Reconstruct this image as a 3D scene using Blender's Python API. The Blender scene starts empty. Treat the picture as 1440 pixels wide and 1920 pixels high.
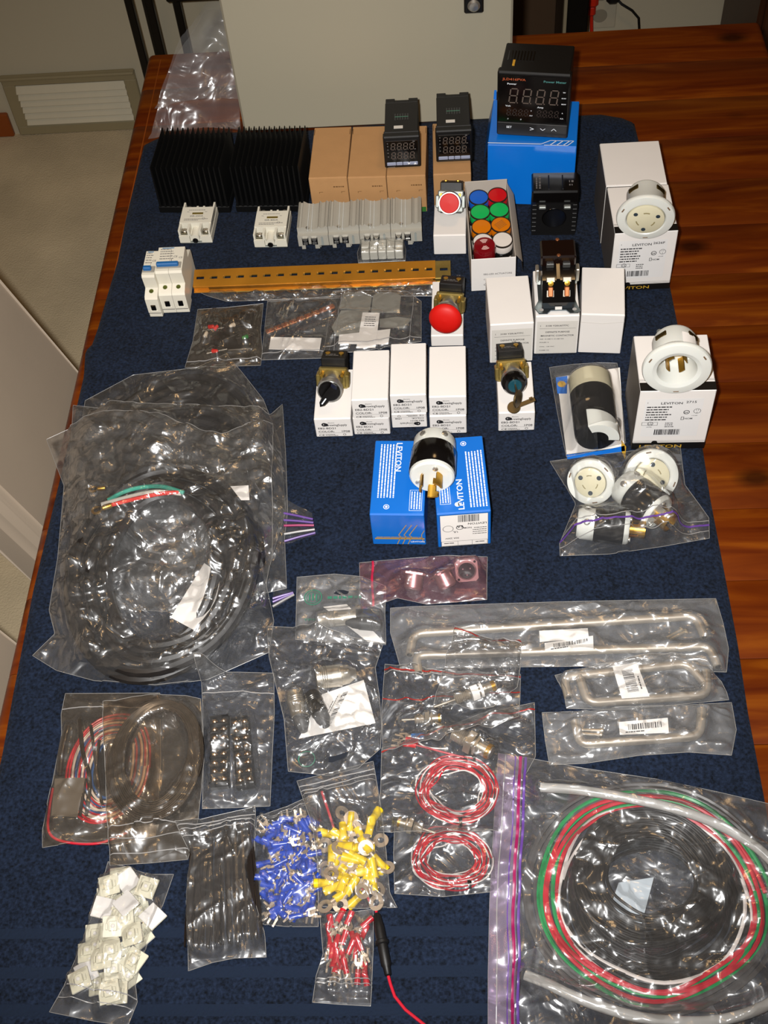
import bpy, bmesh, math, random
from mathutils import Vector, Matrix, Euler, noise
from mathutils.bvhtree import BVHTree
import numpy as np
R = math.radians
rng = random.Random(7)
SC = bpy.context.scene
COL = SC.collection

# ------------------------------------------------------------------ camera
FPX, CAMH = 2227.0, 1.07
PITCH, YAW, ROLL = R(53.447), R(6.095), R(-6.571)
CR = (Matrix.Rotation(YAW, 3, 'Z') @ Matrix.Rotation(math.pi / 2 - PITCH, 3, 'X') @ Matrix.Rotation(ROLL, 3, 'Z'))
CP = Vector((0, 0, CAMH))
cam = bpy.data.cameras.new('camera'); camo = bpy.data.objects.new('camera', cam); COL.objects.link(camo)
camo.matrix_world = Matrix.Translation(CP) @ CR.to_4x4()
cam.sensor_fit = 'VERTICAL'; cam.sensor_height = 36.0; cam.sensor_width = 27.0
cam.lens = FPX / 1920 * 36.0; cam.clip_start = 0.02; cam.clip_end = 30
SC.camera = camo

# ------------------------------------------------------------------ light
w = bpy.data.worlds.new('room_ambient'); SC.world = w; w.use_nodes = True
w.node_tree.nodes['Background'].inputs[0].default_value = (1.0, 0.72, 0.45, 1)
w.node_tree.nodes['Background'].inputs[1].default_value = 0.05
fl = bpy.data.lights.new('camera_flash', 'SPOT'); fl.energy = 122; fl.color = (1.0, 0.985, 0.965)
fl.shadow_soft_size = 0.014; fl.spot_size = R(80); fl.spot_blend = 1.0
flo = bpy.data.objects.new('camera_flash', fl); COL.objects.link(flo)
flo.matrix_world = Matrix.Translation(CP + CR @ Vector((-0.045, 0.03, 0.01))) @ CR.to_4x4()
for nm, loc, e, sz in (('ceiling_lamp', (0.25, 1.25, 1.62), 3.0, 0.3), ('floor_lamp_glow', (-0.9, 0.1, 1.3), 1.6, 0.22)):
    l = bpy.data.lights.new(nm, 'AREA'); l.shape = 'DISK'; l.size = sz; l.energy = e; l.color = (1.0, 0.62, 0.28)
    lo = bpy.data.objects.new(nm, l); COL.objects.link(lo); lo.location = loc
    lo.rotation_euler = (Vector((0, 0.9, 0)) - Vector(loc)).to_track_quat('-Z', 'Y').to_euler()
SC.view_settings.view_transform = 'Standard'; SC.view_settings.look = 'None'
SC.view_settings.gamma = 1; SC.view_settings.exposure = 0.0; SC.view_settings.use_curve_mapping = False
SC.cycles.transparent_max_bounces = 24; SC.cycles.max_bounces = 4; SC.cycles.diffuse_bounces = 2; SC.cycles.glossy_bounces = 2

# ------------------------------------------------------------------ pixel <-> place
def P(px, py, z=0.0):
    d = CR @ Vector(((px - 720) / FPX, -(py - 960) / FPX, -1))
    t = (z - CAMH) / d.z
    return CP + d * t
def PY(px, py, y):                       # the point of that pixel on the upright plane at depth y
    d = CR @ Vector(((px - 720) / FPX, -(py - 960) / FPX, -1))
    return CP + d * (y / d.y)
CRT = CR.transposed()
def proj(p):
    c = CRT @ (Vector(p) - CP)
    return (720 + FPX * c.x / -c.z, 960 - FPX * c.y / -c.z)
def solve_h(b, py):                      # height above b so that the point falls on image row py
    lo, hi = 0.0, 0.6
    for _ in range(40):
        m = (lo + hi) / 2
        if proj(b + Vector((0, 0, m)))[1] > py: lo = m
        else: hi = m
    return lo
def solve_d(b, dr, py):
    lo, hi = 0.0, 0.6
    for _ in range(40):
        m = (lo + hi) / 2
        if proj(b + dr * m)[1] > py: lo = m
        else: hi = m
    return lo

# ------------------------------------------------------------------ materials
def lin(c):
    f = lambda u: u / 12.92 if u <= 0.04045 else ((u + 0.055) / 1.055) ** 2.4
    if isinstance(c, str):
        c = [int(c[i:i + 2], 16) / 255 for i in (0, 2, 4)]
    return (f(c[0]), f(c[1]), f(c[2]), 1)
MATS = {}
def mat(name, col, rough=0.5, metal=0.0, var=0.06, vscale=40.0, bump=0.0, bscale=300.0, spec=0.5, trans=0.0, sss=0.0, coat=0.0):
    if name in MATS: return MATS[name]
    m = bpy.data.materials.new(name); m.use_nodes = True; MATS[name] = m
    nt = m.node_tree; n = nt.nodes; b = n['Principled BSDF']
    c = lin(col)
    tc = n.new('ShaderNodeTexCoord')
    nz = n.new('ShaderNodeTexNoise'); nz.inputs['Scale'].default_value = vscale; nz.inputs['Detail'].default_value = 3
    nt.links.new(tc.outputs['Object'], nz.inputs['Vector'])
    mx = n.new('ShaderNodeMix'); mx.data_type = 'RGBA'
    mx.inputs['A'].default_value = tuple(x * (1 - var) for x in c[:3]) + (1,)
    mx.inputs['B'].default_value = tuple(min(1, x * (1 + var)) for x in c[:3]) + (1,)
    nt.links.new(nz.outputs['Fac'], mx.inputs['Factor'])
    nt.links.new(mx.outputs['Result'], b.inputs['Base Color'])
    b.inputs['Roughness'].default_value = rough; b.inputs['Metallic'].default_value = metal
    b.inputs['Specular IOR Level'].default_value = spec
    b.inputs['Transmission Weight'].default_value = trans
    b.inputs['Coat Weight'].default_value = coat
    if sss:
        b.inputs['Subsurface Weight'].default_value = sss; b.inputs['Subsurface Radius'].default_value = (0.004, 0.003, 0.002)
        b.inputs['Subsurface Scale'].default_value = 1.0
    if bump:
        n2 = n.new('ShaderNodeTexNoise'); n2.inputs['Scale'].default_value = bscale; n2.inputs['Detail'].default_value = 4
        nt.links.new(tc.outputs['Object'], n2.inputs['Vector'])
        bp = n.new('ShaderNodeBump'); bp.inputs['Strength'].default_value = bump; bp.inputs['Distance'].default_value = 0.002
        nt.links.new(n2.outputs['Fac'], bp.inputs['Height']); nt.links.new(bp.outputs['Normal'], b.inputs['Normal'])
    return m

def film_mat(name, tint=(1, 1, 1), haze=0.07, rough=0.13, bump=0.9, bscale=55.0, gloss=1.0):
    m = bpy.data.materials.new(name); m.use_nodes = True; MATS[name] = m
    nt = m.node_tree; n = nt.nodes; n.remove(n['Principled BSDF']); out = n['Material Output']
    tc = n.new('ShaderNodeTexCoord')
    no = n.new('ShaderNodeTexNoise'); no.inputs['Scale'].default_value = bscale; no.inputs['Detail'].default_value = 2.5
    no.inputs['Roughness'].default_value = 0.5; no.inputs['Distortion'].default_value = 1.2
    nt.links.new(tc.outputs['Object'], no.inputs['Vector'])
    vo = n.new('ShaderNodeTexVoronoi'); vo.inputs['Scale'].default_value = bscale * 1.5
    nt.links.new(tc.outputs['Object'], vo.inputs['Vector'])
    ad = n.new('ShaderNodeMath'); ad.operation = 'MULTIPLY_ADD'; ad.inputs[1].default_value = 0.55
    nt.links.new(vo.outputs['Distance'], ad.inputs[0]); nt.links.new(no.outputs['Fac'], ad.inputs[2])
    bp = n.new('ShaderNodeBump'); bp.inputs['Strength'].default_value = bump; bp.inputs['Distance'].default_value = 0.02
    nt.links.new(ad.outputs[0], bp.inputs['Height'])
    tr = n.new('ShaderNodeBsdfTransparent'); tr.inputs['Color'].default_value = tuple(0.97 * t for t in tint) + (1,)
    gl = n.new('ShaderNodeBsdfGlossy'); gl.inputs['Roughness'].default_value = rough
    nt.links.new(bp.outputs['Normal'], gl.inputs['Normal'])
    g2 = n.new('ShaderNodeBsdfGlossy'); g2.inputs['Roughness'].default_value = .42; nt.links.new(bp.outputs['Normal'], g2.inputs['Normal'])
    mgl = n.new('ShaderNodeMixShader'); mgl.inputs[0].default_value = .3; nt.links.new(gl.outputs[0], mgl.inputs[1]); nt.links.new(g2.outputs[0], mgl.inputs[2])
    df = n.new('ShaderNodeBsdfDiffuse'); df.inputs['Color'].default_value = (0.82 * tint[0], 0.82 * tint[1], 0.82 * tint[2], 1)
    fr = n.new('ShaderNodeFresnel'); fr.inputs['IOR'].default_value = 1.45
    mg = n.new('ShaderNodeMath'); mg.operation = 'MULTIPLY'; mg.inputs[1].default_value = gloss
    nt.links.new(fr.outputs[0], mg.inputs[0])
    mc = n.new('ShaderNodeMath'); mc.operation = 'MINIMUM'; mc.inputs[1].default_value = .42; nt.links.new(mg.outputs[0], mc.inputs[0]); mg = mc
    m1 = n.new('ShaderNodeMixShader'); m1.inputs[0].default_value = haze
    nt.links.new(tr.outputs[0], m1.inputs[1]); nt.links.new(df.outputs[0], m1.inputs[2])
    m2 = n.new('ShaderNodeMixShader')
    nt.links.new(mg.outputs[0], m2.inputs[0]); nt.links.new(m1.outputs[0], m2.inputs[1]); nt.links.new(mgl.outputs[0], m2.inputs[2])
    nt.links.new(m2.outputs[0], out.inputs['Surface'])
    return m

# ------------------------------------------------------------------ mesh builder
I4 = Matrix.Identity(4)
def T(x=0, y=0, z=0): return Matrix.Translation((x, y, z))
def RX(a): return Matrix.Rotation(R(a), 4, 'X')
def RY(a): return Matrix.Rotation(R(a), 4, 'Y')
def RZ(a): return Matrix.Rotation(R(a), 4, 'Z')
_txt = {}
def text_data(s):
    if s not in _txt:
        cu = bpy.data.curves.new('lettering', 'FONT'); cu.body = s; cu.size = 1.0; cu.resolution_u = 2; cu.offset = 0.014
        ob = bpy.data.objects.new('lettering', cu)
        me = bpy.data.meshes.new_from_object(ob)
        _txt[s] = ([v.co.copy() for v in me.vertices], [list(p.vertices) for p in me.polygons])
        bpy.data.objects.remove(ob); bpy.data.meshes.remove(me); bpy.data.curves.remove(cu)
    return _txt[s]

class MB:
    def __init__(s, M=None): s.v = []; s.f = []; s.M = M or I4
    def add(s, vs, fs, M=None):
        M = s.M @ (M or I4); o = len(s.v)
        s.v += [M @ Vector(v) for v in vs]; s.f += [[i + o for i in f] for f in fs]
        return s
    def box(s, c, d, b=0.0, M=None):
        hx, hy, hz = d[0] / 2, d[1] / 2, d[2] / 2
        if b <= 0:
            vs = [(c[0] + sx * hx, c[1] + sy * hy, c[2] + sz * hz) for sx in (-1, 1) for sy in (-1, 1) for sz in (-1, 1)]
            return s.add(vs, [(0, 1, 3, 2), (4, 6, 7, 5), (0, 4, 5, 1), (2, 3, 7, 6), (0, 2, 6, 4), (1, 5, 7, 3)], M)
        b = min(b, hx * .95, hy * .95, hz * .95)
        vs, fs, idx = [], [], {}
        for sx in (-1, 1):
            for sy in (-1, 1):
                for sz in (-1, 1):
                    for a in range(3):
                        p = [sx * (hx - b), sy * (hy - b), sz * (hz - b)]
                        p[a] = (sx * hx, sy * hy, sz * hz)[a]
                        idx[(sx, sy, sz, a)] = len(vs); vs.append([c[i] + p[i] for i in range(3)])
        def q(*k): fs.append([idx[i] for i in k])
        for g in (-1, 1):
            q((g, -1, -1, 0), (g, 1, -1, 0), (g, 1, 1, 0), (g, -1, 1, 0)) if g > 0 else q((g, -1, -1, 0), (g, -1, 1, 0), (g, 1, 1, 0), (g, 1, -1, 0))
            q((-1, g, -1, 1), (-1, g, 1, 1), (1, g, 1, 1), (1, g, -1, 1)) if g > 0 else q((-1, g, -1, 1), (1, g, -1, 1), (1, g, 1, 1), (-1, g, 1, 1))
            q((-1, -1, g, 2), (1, -1, g, 2), (1, 1, g, 2), (-1, 1, g, 2)) if g > 0 else q((-1, -1, g, 2), (-1, 1, g, 2), (1, 1, g, 2), (1, -1, g, 2))
        for a in (-1, 1):
            for e in (-1, 1):
                q((a, e, -1, 0), (a, e, 1, 0), (a, e, 1, 1), (a, e, -1, 1))
                q((a, -1, e, 0), (a, 1, e, 0), (a, 1, e, 2), (a, -1, e, 2))
                q((-1, a, e, 1), (1, a, e, 1), (1, a, e, 2), (-1, a, e, 2))
        for a in (-1, 1):
            for e in (-1, 1):
                for g in (-1, 1): q((a, e, g, 0), (a, e, g, 1), (a, e, g, 2))
        return s.add(vs, fs, M)
    def lathe(s, pr, n=24, M=None, a0=0.0, a1=360.0, cap=True):
        full = abs(a1 - a0) >= 359.9
        k = n if full else n + 1
        vs = [(r * math.cos(R(a0 + (a1 - a0) * j / n)), r * math.sin(R(a0 + (a1 - a0) * j / n)), z) for r, z in pr for j in range(k)]
        fs = []
        for i in range(len(pr) - 1):
            for j in range(n):
                j2 = (j + 1) % k
                fs.append((i * k + j, i * k + j2, (i + 1) * k + j2, (i + 1) * k + j))
        if cap and full:
            if pr[0][0] > 1e-6: fs.append(tuple(range(k))[::-1])
            if pr[-1][0] > 1e-6: fs.append(tuple((len(pr) - 1) * k + j for j in range(k)))
        return s.add(vs, fs, M)
    def cyl(s, p0, p1, r0, r1=None, n=16):
        p0, p1 = Vector(p0), Vector(p1); d = p1 - p0
        M = Matrix.Translation(p0) @ d.to_track_quat('Z', 'Y').to_matrix().to_4x4()
        return s.lathe([(r0, 0), (r1 if r1 is not None else r0, d.length)], n, M)
    def prism(s, poly, z0, z1, M=None):
        n = len(poly)
        vs = [(x, y, z0) for x, y in poly] + [(x, y, z1) for x, y in poly]
        fs = [tuple(range(n))[::-1], tuple(range(n, 2 * n))] + [(i, (i + 1) % n, n + (i + 1) % n, n + i) for i in range(n)]
        return s.add(vs, fs, M)
    def tube(s, pts, r, n=8, closed=False, cap=True, flat=1.0):
        pts = [Vector(p) for p in pts]; N = len(pts); vs, fs = [], []
        up = None
        for i, p in enumerate(pts):
            t = (pts[(i + 1) % N] - pts[i - 1]) if closed else (pts[min(i + 1, N - 1)] - pts[max(i - 1, 0)])
            if t.length < 1e-9: t = Vector((0, 0, 1))
            t.normalize()
            if up is None:
                up = Vector((0, 0, 1)) if abs(t.z) < .9 else Vector((1, 0, 0))
            a = up - t * up.dot(t)
            if a.length < 1e-4: a = t.orthogonal()
            a.normalize(); up = a; b = t.cross(a)
            rr = r[i] if isinstance(r, (list, tuple)) else r
            for j in range(n):
                g = 2 * math.pi * j / n
                vs.append(p + (a * math.cos(g) * flat + b * math.sin(g)) * rr)
        for i in range(N if closed else N - 1):
            i2 = (i + 1) % N
            for j in range(n):
                j2 = (j + 1) % n
                fs.append((i * n + j, i * n + j2, i2 * n + j2, i2 * n + j))
        if cap and not closed:
            fs.append(tuple(range(n))[::-1]); fs.append(tuple((N - 1) * n + j for j in range(n)))
        return s.add(vs, fs)
    def quad(s, a, b, c, d): return s.add([a, b, c, d], [(0, 1, 2, 3)])
    def text(s, t, x, y, h, M=None, align=0, sx=1.0):      # in the plane z=0 of M, h = capital height
        vs, fs = text_data(t)
        if not vs: return s
        k = h / 0.7
        x0 = min(v.x for v in vs); x1 = max(v.x for v in vs)
        off = -x0 if align == 0 else (-(x0 + x1) / 2 if align == 1 else -x1)
        return s.add([(x + (v.x + off) * k * sx, y + v.y * k, 0) for v in vs], fs, M)
    def rect(s, x0, y0, x1, y1, M=None, z=0.0):
        return s.add([(x0, y0, z), (x1, y0, z), (x1, y1, z), (x0, y1, z)], [(0, 1, 2, 3)], M)
    def frame(s, x0, y0, x1, y1, t, M=None):
        s.rect(x0, y0, x1, y0 + t, M); s.rect(x0, y1 - t, x1, y1, M)
        s.rect(x0, y0 + t, x0 + t, y1 - t, M); return s.rect(x1 - t, y0 + t, x1, y1 - t, M)
    def dashes(s, x0, y, x1, h, rg, M=None, wmin=.002, wmax=.006):   # print too fine to read
        x = x0
        while x < x1 - wmin:
            ww = min(rg.uniform(wmin, wmax), x1 - x); s.rect(x, y, x + ww, y + h, M); x += ww + h * 0.45
        return s
    def barcode(s, x0, y0, x1, y1, rg, M=None):
        x = x0; u = (x1 - x0) / 48
        while x < x1 - u:
            ww = u * rg.choice((.6, .6, 1.2, 1.9)); s.rect(x, y0, x + ww, y1, M); x += ww + u * rg.choice((.6, .8, 1.4))
        return s
    def ring(s, cx, cy, r, t, M=None, n=20, z=0.0):
        vs = [(cx + q * math.cos(2 * math.pi * j / n), cy + q * math.sin(2 * math.pi * j / n), z) for q in (r - t, r) for j in range(n)]
        return s.add(vs, [(j, n + j, n + (j + 1) % n, (j + 1) % n) for j in range(n)], M)
    def line(s, pts, t, M=None):         # stroked polyline in the plane z=0
        for a, b in zip(pts[:-1], pts[1:]):
            a = Vector(a); b = Vector(b); d = (b - a); nn = Vector((-d.y, d.x)).normalized() * t / 2
            s.add([(a.x + nn.x, a.y + nn.y, 0), (a.x - nn.x, a.y - nn.y, 0), (b.x - nn.x, b.y - nn.y, 0), (b.x + nn.x, b.y + nn.y, 0)], [(0, 1, 2, 3)], M)
        return s
    def mesh(s, name, smooth=True, ang=35):
        me = bpy.data.meshes.new(name)
        me.from_pydata([tuple(v) for v in s.v], [], s.f); me.update()
        if smooth:
            me.polygons.foreach_set('use_smooth', [True] * len(me.polygons)); me.set_sharp_from_angle(angle=R(ang))
        return me

def link(name, me, m, parent=None, M=None):
    o = bpy.data.objects.new(name, me); COL.objects.link(o)
    if m is not None and me is not None and not me.materials: me.materials.append(m)
    if parent is not None: o.parent = parent
    if M is not None: o.matrix_basis = M
    return o
def part(name, mb, m, parent, M=None, label=None, smooth=True):
    o = link(name, mb.mesh(name, smooth), m, parent, M)
    if label: o['label'] = label
    return o
def tag(o, label, cat, group=None, kind=None):
    if label: o['label'] = label
    if cat: o['category'] = cat
    if group: o['group'] = group
    if kind: o['kind'] = kind
    return o
def thing(name, label, cat, M=None, group=None):
    o = bpy.data.objects.new(name, None); COL.objects.link(o); o.empty_display_size = 0.02
    if M is not None: o.matrix_basis = M
    return tag(o, label, cat, group)
def solo(name, label, cat, mb, m, M=None, group=None, smooth=True):
    return tag(link(name, mb.mesh(name, smooth), m, None, M), label, cat, group)
def struct(name, mb, m, parent=None, M=None, smooth=False):
    o = link(name, mb.mesh(name, smooth), m, parent, M)
    if parent is None: o['kind'] = 'structure'
    return o
def copy_tree(o, M=None, label=None, parent=None):
    c = o.copy(); COL.objects.link(c); c.parent = parent
    if M is not None: c.matrix_basis = M
    if label: c['label'] = label
    for ch in o.children: copy_tree(ch, None, None, c)
    return c
def frame_at(p, xdir, z=None):           # matrix with origin p, x along xdir (flat), z up
    x = Vector((xdir.x, xdir.y, 0)).normalized(); zz = Vector((0, 0, 1)); y = zz.cross(x)
    return Matrix(((x.x, y.x, 0, p.x), (x.y, y.y, 0, p.y), (0, 0, 1, p.z), (0, 0, 0, 1)))
def front_M(w, y, z0): return Matrix(((1, 0, 0, 0), (0, 0, -1, y), (0, 1, 0, z0), (0, 0, 0, 1)))   # print plane on a face that looks to -y

# ================================================================== THE ROOM
FLOOR = -0.744; TT = -0.0062            # carpet level, table top level (towel top is z = 0)
def wood_mat():
    m = bpy.data.materials.new('stained_pine'); m.use_nodes = True; nt = m.node_tree; n = nt.nodes; b = n['Principled BSDF']
    tc = n.new('ShaderNodeTexCoord'); oi = n.new('ShaderNodeObjectInfo')
    ad = n.new('ShaderNodeVectorMath'); ad.operation = 'ADD'; nt.links.new(tc.outputs['Object'], ad.inputs[0])
    cb = n.new('ShaderNodeCombineXYZ'); ml = n.new('ShaderNodeMath'); ml.operation = 'MULTIPLY'; ml.inputs[1].default_value = 30
    nt.links.new(oi.outputs['Random'], ml.inputs[0]); nt.links.new(ml.outputs[0], cb.inputs[0]); nt.links.new(ml.outputs[0], cb.inputs[2])
    nt.links.new(cb.outputs[0], ad.inputs[1])
    mp = n.new('ShaderNodeMapping'); mp.inputs['Scale'].default_value = (2.2, 20, 8); nt.links.new(ad.outputs[0], mp.inputs['Vector'])
    n1 = n.new('ShaderNodeTexNoise'); n1.inputs['Scale'].default_value = 1.6; n1.inputs['Detail'].default_value = 6; n1.inputs['Distortion'].default_value = 1.4
    nt.links.new(mp.outputs[0], n1.inputs['Vector'])
    cr = n.new('ShaderNodeValToRGB'); e = cr.color_ramp.elements
    e[0].position = .25; e[0].color = lin('481302'); e[1].position = .8; e[1].color = lin('8a480a')
    x = cr.color_ramp.elements.new(.52); x.color = lin('662a04')
    nt.links.new(n1.outputs['Fac'], cr.inputs['Fac'])
    # knots
    vo = n.new('ShaderNodeTexVoronoi'); vo.inputs['Scale'].default_value = 1.0
    mp2 = n.new('ShaderNodeMapping'); mp2.inputs['Scale'].default_value = (5.5, 9.5, 5); nt.links.new(ad.outputs[0], mp2.inputs['Vector']); nt.links.new(mp2.outputs[0], vo.inputs['Vector'])
    r2 = n.new('ShaderNodeValToRGB'); r2.color_ramp.elements[0].position = .06; r2.color_ramp.elements[0].color = (.12, .09, .07, 1)
    r2.color_ramp.elements[1].position = .17; r2.color_ramp.elements[1].color = (1, 1, 1, 1)
    nt.links.new(vo.outputs['Distance'], r2.inputs['Fac'])
    mx = n.new('ShaderNodeMix'); mx.data_type = 'RGBA'; mx.blend_type = 'MULTIPLY'; mx.inputs['Factor'].default_value = .85
    nt.links.new(cr.outputs[0], mx.inputs['A']); nt.links.new(r2.outputs[0], mx.inputs['B'])
    hs = n.new('ShaderNodeHueSaturation'); mr = n.new('ShaderNodeMapRange'); mr.inputs['To Min'].default_value = .85; mr.inputs['To Max'].default_value = 1.12
    nt.links.new(oi.outputs['Random'], mr.inputs['Value']); nt.links.new(mr.outputs[0], hs.inputs['Value']); nt.links.new(mx.outputs['Result'], hs.inputs['Color'])
    nt.links.new(hs.outputs[0], b.inputs['Base Color'])
    b.inputs['Roughness'].default_value = .33; b.inputs['Specular IOR Level'].default_value = .35
    bp = n.new('ShaderNodeBump'); bp.inputs['Strength'].default_value = .08; bp.inputs['Distance'].default_value = .002
    nt.links.new(n1.outputs['Fac'], bp.inputs['Height']); nt.links.new(bp.outputs['Normal'], b.inputs['Normal'])
    return m
WOOD = wood_mat()
CARPET = mat('beige_carpet', 'cfbd9c', .95, var=.3, vscale=7, bump=.9, bscale=260, spec=.1)
WALLM = mat('beige_wall_paint', 'bdb49c', .7, var=.03, vscale=4, bump=.1, bscale=120)
BASEM = mat('orange_stained_trim', '8a4312', .4, var=.15, vscale=30)
BLACKM = mat('black_metal_paint', '0b0a09', .35, var=.1)

mb = MB(); nx, ny = 60, 60
vs, fs = [], []
for j in range(ny + 1):
    for i in range(nx + 1):
        x = -2.2 + 4.6 * i / nx; y = -1.2 + 3.78 * j / ny
        vs.append((x, y, FLOOR + .004 * noise.noise((x * 3, y * 3, 1)) + .003 * noise.noise((x * 9, y * 9, 4))))
for j in range(ny):
    for i in range(nx): a = j * (nx + 1) + i; fs.append((a, a + 1, a + nx + 2, a + nx + 1))
struct('floor', mb.add(vs, fs), CARPET, smooth=True)
WY = 2.58
struct('wall_back', MB().box((0.1, WY + .05, .5), (4.6, .1, 2.55)), WALLM)
struct('baseboard_back', MB().box((-1.655, WY - .007, FLOOR + .033), (1.09, .014, .066), .003), BASEM)
struct('baseboard_right', MB().box((.80, WY - .007, FLOOR + .033), (3.11, .014, .066), .003), BASEM)

# return-air grille on the wall
VENTM = mat('beige_grille_enamel', 'd2c9b0', .45, var=.04)
v = thing('wall_vent', 'beige louvred metal air vent low on the wall beside the table', 'vent', T(-1.095, WY, FLOOR + .002))
W_, H_ = .335, .168
part('frame', MB().box((W_ / 2, -.006, H_ - .0135), (W_, .012, .027), .003).box((W_ / 2, -.006, .0135), (W_, .012, .027), .003)
     .box((.0155, -.006, H_ / 2), (.031, .012, H_ - .05), .002).box((W_ - .0155, -.006, H_ / 2), (.031, .012, H_ - .05), .002).box((W_ / 2, -.011, H_ - .004), (W_ * 1.0, .02, .007), .002), mat('vent_frame_enamel', '95896a', .45, var=.04), v)
part('duct_opening', MB().box((W_ / 2, -.001, H_ / 2), (W_ - .05, .002, H_ - .05)), mat('dark_duct', '2a251d', .8), v)
sl = MB().box((0, 0, 0), (W_ - .06, .0025, .021), .0008, RX(-38)).mesh('slat')
for i in range(6): link('slat', sl, VENTM, v, T(W_ / 2, -.0105, .04 + i * .0178))

# black rack standing against the wall, its posts seen past the table corner
v = thing('black_rack', 'black metal rack with upright posts behind the table corner', 'rack', T(-.662, 2.40, FLOOR))
for x, y in ((-.018, 0), (.026, 0), (.078, .03), (.30, .0), (-.018, .14), (.30, .14)):
    part('post', MB().box((x, y, .24), (.017, .017, .48), .002), BLACKM, v)
part('top_shelf', MB().box((.20, .07, .447), (.27, .16, .014), .003), BLACKM, v)

# things along the wall past the far right of the table
v = thing('wall_outlet', 'ivory wall outlet plate above the baseboard with plugs in it', 'outlet', T(.36, WY, -.475))
part('plate', MB().box((0, -.002, 0), (.075, .004, .118), .0015), mat('ivory_plastic', 'b9b09a', .4), v)
for z in (-.027, .027):
    part('socket', MB().lathe([(.0, .001), (.016, .001), (.017, 0)], 20, T(0, -.0045, z) @ RX(90)), mat('ivory_plastic_dark', '8f8775', .45), v)
REDCORD = mat('orange_red_cord', 'c8240c', .45)
v = thing('red_extension_plug', 'orange red plug and cord hanging from the wall outlet', 'plug', T(.349, WY - .006, -.448))
part('plug_body', MB().box((-.012, -.018, 0), (.026, .034, .03), .007).box((-.012, -.018, -.026), (.018, .02, .026), .005), REDCORD, v)
part('cord', MB().tube([(-.012, -.018, -.03), (-.009, -.02, -.07), (-.004, -.022, -.13), (0, -.02, -.2), (-.01, -.03, -.27), (.02, -.05, -.283), (.15, -.09, -.286)], .0042, 8), REDCORD, v)
CORDM = mat('black_cord_rubber', '0d0c0c', .5)
v = thing('black_wall_plug', 'black plug with thin black cord curving away from the wall outlet', 'plug', T(.383, WY - .006, -.448))
part('plug_body', MB().box((0, -.018, .006), (.03, .034, .032), .008), CORDM, v)
part('cord', MB().tube([(.008, -.02, 0), (.02, -.028, -.01), (.045, -.03, -.026), (.062, -.03, -.046), (.07, -.03, -.1), (.066, -.03, -.2), (.09, -.05, -.284), (.2, -.06, -.288)], .003, 8), CORDM, v)
v = thing('dark_bookcase', 'black upright of a shelf unit past the far table edge', 'shelf', T(.13, 2.30, FLOOR))
part('side_panel', MB().box((.145, .12, .3), (.045, .24, .6), .003), BLACKM, v)
part('edge_strip', MB().box((.119, .0, .3), (.007, .02, .6), .001), mat('pale_edge_strip', '8d836c', .5), v)
part('side_panel', MB().box((-.16, .12, .3), (.03, .24, .6), .003), BLACKM, v)
part('back_panel', MB().box((-.02, .245, .3), (.32, .008, .6)), mat('brown_hardboard', '4a3520', .7), v)
part('shelf_board', MB().box((-.02, .12, .08), (.25, .23, .018), .002), BLACKM, v)
gb = MB()
gb.lathe([(0, .0), (.062, .0), (.07, .02), (.07, .07), (.06, .105), (.035, .128), (.0, .135)], 24, Matrix.Diagonal((.85, .85, 1.1, 1)))
v = thing('grey_fabric_bag', 'dark grey rounded bag sitting on the low shelf', 'bag', T(.155, 2.42, FLOOR + .09))
part('bag_body', gb, mat('grey_cloth', '3a3832', .9, var=.2, bump=.5), v)
part('strap', MB().tube([(-.085, -.055, .012), (-.06, -.07, .05), (-.02, -.075, .055), (.03, -.07, .04), (.05, -.066, .012)], .005, 6), CORDM, v)
v = thing('brown_cabinet', 'dark brown wooden cabinet against the wall past the table corner', 'cabinet', T(.64, 2.26, FLOOR))
part('carcass', MB().box((.3, .16, .38), (.6, .30, .76), .004), mat('dark_brown_wood', '40200f', .45, var=.25, vscale=14), v)
part('door', MB().box((.15, .003, .38), (.28, .016, .68), .004), MATS['dark_brown_wood'], v)
part('door', MB().box((.45, .003, .38), (.28, .016, .68), .004), MATS['dark_brown_wood'], v)
part('plinth', MB().box((.3, .15, .02), (.62, .32, .04), .003), MATS['dark_brown_wood'], v)

# ------------------------------------------------------------------ table
TX0, TX1, TY0, TY1 = -.480, .492, -.06, 1.722
t = thing('dining_table', 'stained pine table with a planked top under the navy towel', 'table', T(0, 0, 0))
nb = 19; pw = (TY1 - TY0) / nb
for k in range(nb):
    y0 = TY0 + k * pw; y1 = y0 + pw - .0007
    L = TX1 - TX0; nseg = 5; pr = []
    rr = .011; th = .026
    # plank outline across x with bullnose ends, swept over the plank width
    for q in range(nseg + 1):
        a = math.pi / 2 * q / nseg; pr.append((rr - rr * math.cos(a) * 1.0, -rr + rr * math.sin(a)))
    sec = [(TX0 + .0, -th)] + [(TX0 + a, b) for a, b in pr] + [(TX1 - a, b) for a, b in reversed(pr)] + [(TX1, -th)]
    m_ = MB(); n_ = len(sec)
    top = .0005
    vs = []
    for yy, dz in ((y0, -top), (y0 + .001, 0), (y1 - .001, 0), (y1, -top)):
        for a, b in sec:
            d2 = dz
            if k == nb - 1 and yy == y1: d2 = -.006
            vs.append((a, yy, b + d2 if b > -th else b))
    fs = [(j * n_ + i, j * n_ + i + 1, (j + 1) * n_ + i + 1, (j + 1) * n_ + i) for j in range(3) for i in range(n_ - 1)]
    fs += [tuple(range(n_)), tuple(range(3 * n_, 4 * n_))[::-1]] + [(j * n_, (j + 1) * n_, (j + 1) * n_ + n_ - 1, j * n_ + n_ - 1) for j in range(3)]
    m_.add(vs, fs, T(0, 0, TT)); part('plank', m_, WOOD, t)
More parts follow.
